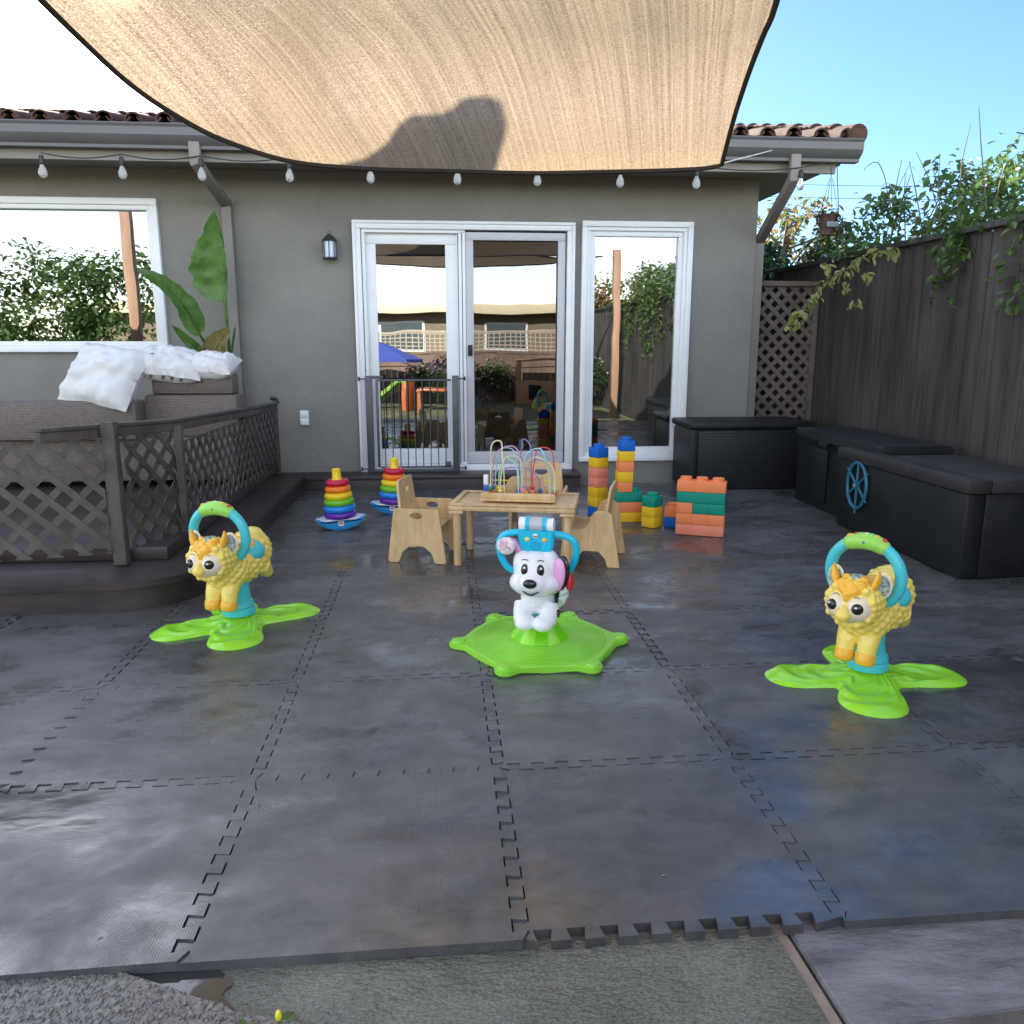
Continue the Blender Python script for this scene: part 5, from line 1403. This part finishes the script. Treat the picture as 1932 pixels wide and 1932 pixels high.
    for s_ in (-1, 1):   # ear: upright orange inner, patterned fabric outer on the left side
        b = MB(); e0 = hc + Vector((.012, s_ * .062, .062))
        b.tube([e0, e0 + Vector((.0, s_ * .008, .022)), e0 + Vector((0, s_ * .012, .045)), e0 + Vector((.002, s_ * .012, .062))], [.018, .020, .013, .003], seg=14, flat=.6); b.build('ear', M_ALPO, t, smooth=60)
        b = MB(); M = Matrix.Translation(hc + Vector((-.018, s_ * .078, .066))) @ Euler((0, R(90), R(8 * s_))).to_matrix().to_4x4() @ Matrix.Diagonal((1.25, .85, 1, 1))
        b.lathe([(.001, -.004), (.032, -.004), (.036, .0), (.032, .005), (.001, .005)], None, 26, M); eo = b.build('ear_flap', M_ALPF, t, smooth=40)
        b = MB(); b.lathe([(.001, .0055), (.029, .0055), (.028, .0075), (.001, .0075)], None, 26, M); b.build('ear_fabric', M_EARP, eo)
    # saddle
    b = MB(); b.ell((-.045, 0, .305), (.082, .106, .058), rot=(0, R(12), 0), seg=32, rings=18); b.build('saddle', M_TEAL, t, smooth=80)
    b = MB(); b.ell((-.030, 0, .328), (.060, .082, .042), rot=(0, R(12), 0), seg=28, rings=14); b.build('saddle_pad', M_ALPO, t, smooth=80)
    for s_ in (-1, 1):
        b = MB(); b.ell((-.0, s_ * .03, .357), (.02, .016, .010), seg=14, rings=8); b.build('stud', M_ALPF, t)
    # ring handle around the head
    ctr = Vector((.10, 0, .408)); rr_ = .118
    def hp_(a): return ctr + Vector((.01 * math.sin(a), rr_ * math.cos(a), rr_ * .98 * math.sin(a)))
    b = MB(); b.tube([hp_(R(d)) for d in range(-48, 61, 6)], .0195, seg=16); b.tube([hp_(R(d)) for d in range(120, 229, 6)], .0195, seg=16); b.build('ring_handle', M_TEAL, t, smooth=60)
    b = MB(); aa = list(range(56, 125, 4)); b.tube([hp_(R(d)) for d in aa], [.021 + .008 * math.sin(PI * (d - 56) / 68) ** .5 for d in aa], seg=18); b.build('grip', M_LIME2, t, smooth=60)
    for d, mm in ((66, mat('bead_red', (0, 0, 0))), (76, M_ALPO), (90, MATS['cream_plastic']), (104, mat('bead_red', (0, 0, 0))), (114, M_ALPO)):
        q = hp_(R(d)); o_ = (q - ctr).normalized() * .021; b = MB(); b.ell(q + o_, (.013, .011, .009), seg=14, rings=8); b.build('button', mm, t)
    b = MB(); b.ell(hp_(R(90)) + Vector((.026, 0, .0)), (.004, .006, .006), seg=10, rings=8); b.build('badge', mat('badge_blue', (.02, .12, .35), .4), t)
    return t
alp = alpaca('yellow alpaca bouncer on a green lobed base beside the deck step', (-.875, 3.40, 0), R(252))
alp2 = copy_tree(alp); alp2.location = (1.50, 2.60, 0); alp2.rotation_euler.z = R(220)
alp2['label'] = 'yellow alpaca bouncer on a green lobed base at the right edge of the mats'

# ---------------------------------------------------------------- dalmatian bouncer
M_DOG = mat('white_dog_plastic', (.84, .84, .86), .3, .03, 10, sss=.1)
M_LIMEH = mat('hex_base_lime', (.27, .68, .045), .38, .05, 5, .25, 40, sss=.1)
t = thing('puppy_bouncer', 'white spotted puppy bouncer with blue handlebar on a green hexagon base', 'ride-on toy', (.375, 3.03, 0), R(252))
# base (six corners with round feet)
b = MB(); hexp = []
for k in range(6):
    a = R(60 * k + 48); 
    c0 = Vector((.318 * math.cos(a), .318 * math.sin(a)))
    hexp += [(c0.x + .040 * math.cos(a + da), c0.y + .040 * math.sin(a + da)) for da in [R(x) for x in range(-75, 76, 15)]]
    a2_ = a + R(30); 
    for q in (.18, .5, .82):
        pa = Vector((.318 * math.cos(a), .318 * math.sin(a))); pb = Vector((.318 * math.cos(a + R(60)), .318 * math.sin(a + R(60)))); m_ = pa.lerp(pb, q) + Vector((math.cos(a2_), math.sin(a2_))) * .012
        hexp.append((m_.x, m_.y))
b.prism(hexp, .0, .026, None, None, bev=.006)
b.lathe([(.285, .0262), (.20, .034), (.12, .038), (.001, .04)], None, 6, Matrix.Rotation(R(48), 4, 'Z'))
for k in range(6):
    a = R(60 * k + 48); b.lathe([(.028, .0262), (.026, .032), (.001, .034)], None, 18, None, (.322 * math.cos(a), .322 * math.sin(a), 0))
for rr2 in [.13 + .012 * k for k in range(12)]:
    b.tube([(rr2 * math.cos(R(x)), rr2 * math.sin(R(x)), .0375 - (rr2 - .12) * .06) for x in range(0, 360, 10)], .0012, seg=4, closed=True)
b.build('base', M_LIMEH, t, smooth=30)
b = MB(); n = 12
vs = []; fs = []
cl, cd = mat('cone_green_light', (.32, .72, .05), .3), mat('cone_green_dark', (.16, .60, .0), .3)
for k in range(48):
    a = 2 * PI * k / 48; rib = 1 + .03 * (1 if (k // 4) % 2 else -1)
    for r_, z in ((.112 * rib, .036), (.105 * rib, .05), (.066 * rib, .094), (.06, .097)): vs.append((r_ * math.cos(a), r_ * math.sin(a), z))
bv, ff = b.faces(vs, [], cl)
for k in range(48):
    l = (k + 1) % 48
    for j in range(3):
        f = b.bm.faces.new([bv[k * 4 + j], bv[l * 4 + j], bv[l * 4 + j + 1], bv[k * 4 + j + 1]]); f.material_index = b.mi(cl if (k // 4) % 2 else cd)
b.build('cone', None, t, smooth=30)
b = MB(); b.lathe([(.001, .095), (.05, .095), (.052, .10), (.05, .125), (.045, .13), (.001, .13)], seg=32); b.build('spring_column', M_TEAL, t, smooth=30)
hz = .318
b = MB()
b.ell((.035, 0, .215), (.075, .068, .075)); b.ell((-.06, 0, .225), (.11, .074, .075)); b.ell((-.13, 0, .24), (.066, .07, .078)); b.tube([(.05, 0, .20), (.06, 0, .26)], [.062, .055], seg=16)
for s_ in (-1, 1):
    b.tube([(.06, s_ * .05, .19), (.085, s_ * .052, .155), (.11, s_ * .048, .135)], [.04, .036, .034], seg=14); b.ell((.115, s_ * .034, .130), (.044, .042, .032))
    b.tube([(-.12, s_ * .05, .20), (-.14, s_ * .056, .165), (-.10, s_ * .056, .145)], [.045, .038, .025], seg=14)
b.tube([(-.17, 0, .25), (-.205, 0, .28), (-.21, 0, .32)], [.018, .014, .01], seg=10)
b.build('body', M_DOG, t, remesh=(.005, 5))
hc = Vector((.075, 0, hz))
b = MB(); b.ell(hc + Vector((0, 0, .012)), (.084, .088, .082)); b.ell(hc + Vector((.022, 0, -.032)), (.084, .100, .052)); b.ell(hc + Vector((.065, 0, -.022)), (.055, .060, .042)); b.ell(hc + Vector((0, .045, .035)), (.05, .045, .06)); b.ell(hc + Vector((0, -.045, .035)), (.05, .045, .06))
head_o = b.build('head', M_DOG, t, remesh=(.0045, 6))
b = MB(); b.ell(hc + Vector((.122, 0, -.010)), (.014, .027, .018)); b.build('nose', M_EYEB, t, remesh=(.003, 3))
b = MB(); P = [hc + Vector((.108 - .25 * abs(y) ** 1.4 * 1.3, y, -.048 - .008 * math.cos(y * 60) + .012 * abs(y) * 20 * .3)) for y in [-.032 + .064 * k / 12 for k in range(13)]]; b.tube(P, [.0015 + .0028 * math.sin(PI * k / 12) for k in range(13)], seg=8); b.build('mouth', M_EYEB, t)
for s_ in (-1, 1):
    ec = hc + Vector((.073, s_ * .030, .030)); nr = Vector((.93, s_ * .28, .15)).normalized(); Mq = Matrix.Translation(ec) @ nr.to_track_quat('Z', 'Y').to_matrix().to_4x4() @ Matrix.Diagonal((.8, 1.25, 1, 1))
    b = MB(); b.lathe([(.0175, -.012), (.0175, .003), (.012, .0060), (.001, .008)], None, 24, Mq); eo = b.build('eye', M_EYEB, t, smooth=60)
    b = MB(); b.ell(Mq @ Vector((.002, .006, .0065)), (.003, .0045, .0045), seg=10, rings=8); b.build('glint', M_EYEW, eo)
    b = MB(); b.tube([hc + Vector((.070 - .12 * abs(y), s_ * (.030 + y), .060 + .008 * math.cos(y * 80))) for y in [-.013 + .026 * k / 6 for k in range(7)]], .0018, seg=5); b.build('eyebrow', M_EYEB, t)
M_PINK = mat('pink_plastic', (.78, .38, .66), .35, .04, 10)
# local +y is the puppy's left side: it shows at the right of the picture
b = MB(); b.tube([hc + Vector((.0, -.062, .062)), hc + Vector((.005, -.072, .095)), hc + Vector((.015, -.085, .118)), hc + Vector((.022, -.105, .122))], [.022, .022, .026, .028], seg=14, flat=.6); b.build('ear', M_PINK, t, smooth=60, label='raised pink left ear')
b = MB(); b.ell(hc + Vector((.045, -.108, .110)), (.012, .036, .034)); b.build('ear_disc', mat('dotted_pink', (.85, .3, .45), .4, .5, 60, c2=(.9, .8, .85)), t)
b = MB(); b.ell(hc + Vector((.034, .088, .006)), (.014, .034, .066), rot=(R(-8), 0, R(-28))); b.build('ear', M_PINK, t, smooth=60, label='drooping pink ear')
b = MB(); b.ell(hc + Vector((.020, .101, .010)), (.014, .034, .070), rot=(R(-8), 0, R(-28))); b.build('ear_back', M_EYEB, t, smooth=60)
b = MB(); b.ell(hc + Vector((.0, .128, -.030)), (.022, .016, .034)); b.build('button', mat('red_plastic', (.70, .02, .04), .3), t)
b = MB(); b.tube([(.062 + .074 * math.cos(a), .074 * math.sin(a), .246 + .010 * math.cos(a) + .0) for a in [2 * PI * k / 36 for k in range(36)]], .007, seg=8, closed=True); b.build('collar', mat('collar_yellow', (.85, .75, .2), .4), t)
for c, r_ in (((-.02, .073, .255), .016), ((-.08, .073, .235), .021), ((-.15, .066, .25), .018), ((-.12, .068, .195), .014), ((-.06, -.073, .23), .018), ((.035, .068, .215), .012), ((-.12, 0, .316), .022), ((.0, .066, .19), .012), ((.045, .078, .235), .018), ((.085, .088, .165), .012)):
    b = MB(); nrm = Vector((0 if abs(c[1]) > .01 else 0, c[1], .0 if abs(c[1]) > .01 else 1)).normalized(); b.lathe([(r_, -.006), (r_, .004), (r_ * .6, .006), (.001, .007)], None, 16, Matrix.Translation(c) @ nrm.to_track_quat('Z', 'Y').to_matrix().to_4x4() @ Matrix.Diagonal((.8, 1.3, 1, 1))); b.build('spot', M_EYEB, t)
# console and handlebar
M_CYAN = mat('cyan_plastic', (.01, .50, .72), .28, .03, 10)
b = MB(); MC = axis_mat((.045, 0, .0), (0, 1, 0), (0, 0, 1), (1, 0, 0))
b.prism(rpoly([(-.045, .385), (.045, .385), (.066, .42), (.068, .49), (-.068, .49), (-.066, .42)], .012, 4), 0, .05, None, MC, bev=.006); con = b.build('console', M_CYAN, t, smooth=50)
b = MB(); b.tube([(.07, -.066, .505), (.07, .066, .505)], .026, M_DOG, 20); b.build('roller', M_DOG, con, smooth=50)
b = MB(); b.tube([(.072, -.024, .507), (.072, .024, .507)], .0275, seg=20); b.build('roller_window', mat('clear_grey', (.5, .52, .56), .15), con, smooth=50)
for s_ in (-1, 1):
    b = MB(); b.tube([(.07, s_ * .025, .506), (.07, s_ * .040, .506)], .0295, seg=20); b.build('roller_band', M_CYAN, con, smooth=50)
b = MB(); b.tube([(.094, 0, .425), (.099, 0, .425)], .020, seg=24); b.build('button', mat('cyan_dark', (.01, .38, .60), .3), con)
for y, z, mm in ((-.032, .452, MATS['collar_yellow']), (.034, .452, MATS['orange_yellow_plastic']), (0, .466, M_DOG)):
    b = MB(); b.ell((.095, y, z), (.006, .010, .009)); b.build('button', mm, con)
b = MB(); b.box((.099, -.007, .463), (.1025, .007, .469), bev=.001); b.build('badge', MATS['red_plastic'], con)
for s_ in (-1, 1):
    P = [Vector(p) for p in ((.065, s_ * .06, .470), (.065, s_ * .100, .466), (.062, s_ * .135, .450), (.058, s_ * .150, .415), (.052, s_ * .145, .375), (.045, s_ * .128, .335), (.035, s_ * .105, .312), (.03, s_ * .075, .305))]
    b = MB(); b.tube(resample(P, 30), .0135, seg=14); b.build('handlebar', M_CYAN, t, smooth=60)

# crumbs of leaf and bark lying on mats and concrete
b = MB(); rd = random.Random(31)
for k in range(70):
    x, y = rd.uniform(-1.2, 2.4), rd.uniform(.98, 5.5); z = .001 if y > 1.43 else -.0235
    a = rd.uniform(0, PI); q = rd.uniform(.003, .008)
    Mx = Matrix.Translation((x, y, z)) @ Matrix.Rotation(a, 4, 'Z')
    b.faces([Mx @ Vector(v) for v in ((-q, 0, 0), (0, -q * .4, .001), (q, 0, .002), (0, q * .45, .001), (0, 0, .003))], [(0, 1, 4), (1, 2, 4), (2, 3, 4), (3, 0, 4), (0, 3, 2, 1)])
tag(b.build('leaf_litter', mat('dry_litter', (.22, .16, .09), .8, .5, 30, kind='World'), smooth=0), kind='stuff')
# small yellow flower at the patio edge
fp = gnd(527, 1936, -.012)
t = thing('dandelion', 'small yellow flower poking up at the gravel edge', 'flower', fp)
b = MB(); b.ell((0, 0, .022), (.006, .006, .011), seg=10, rings=8); b.build('petal', mat('flower_yellow', (.85, .8, .02), .5), t)
b = MB(); leaves(b, [Vector((-.05, .01, .0)), Vector((-.055, .0, .0)), Vector((0, 0, 0)), Vector((.0, 0, .0))], .035, rnd, -.5); b.tube([(0, 0, 0), (0, 0, .014)], .0015, seg=5); b.build('leaf', L_MID, t)
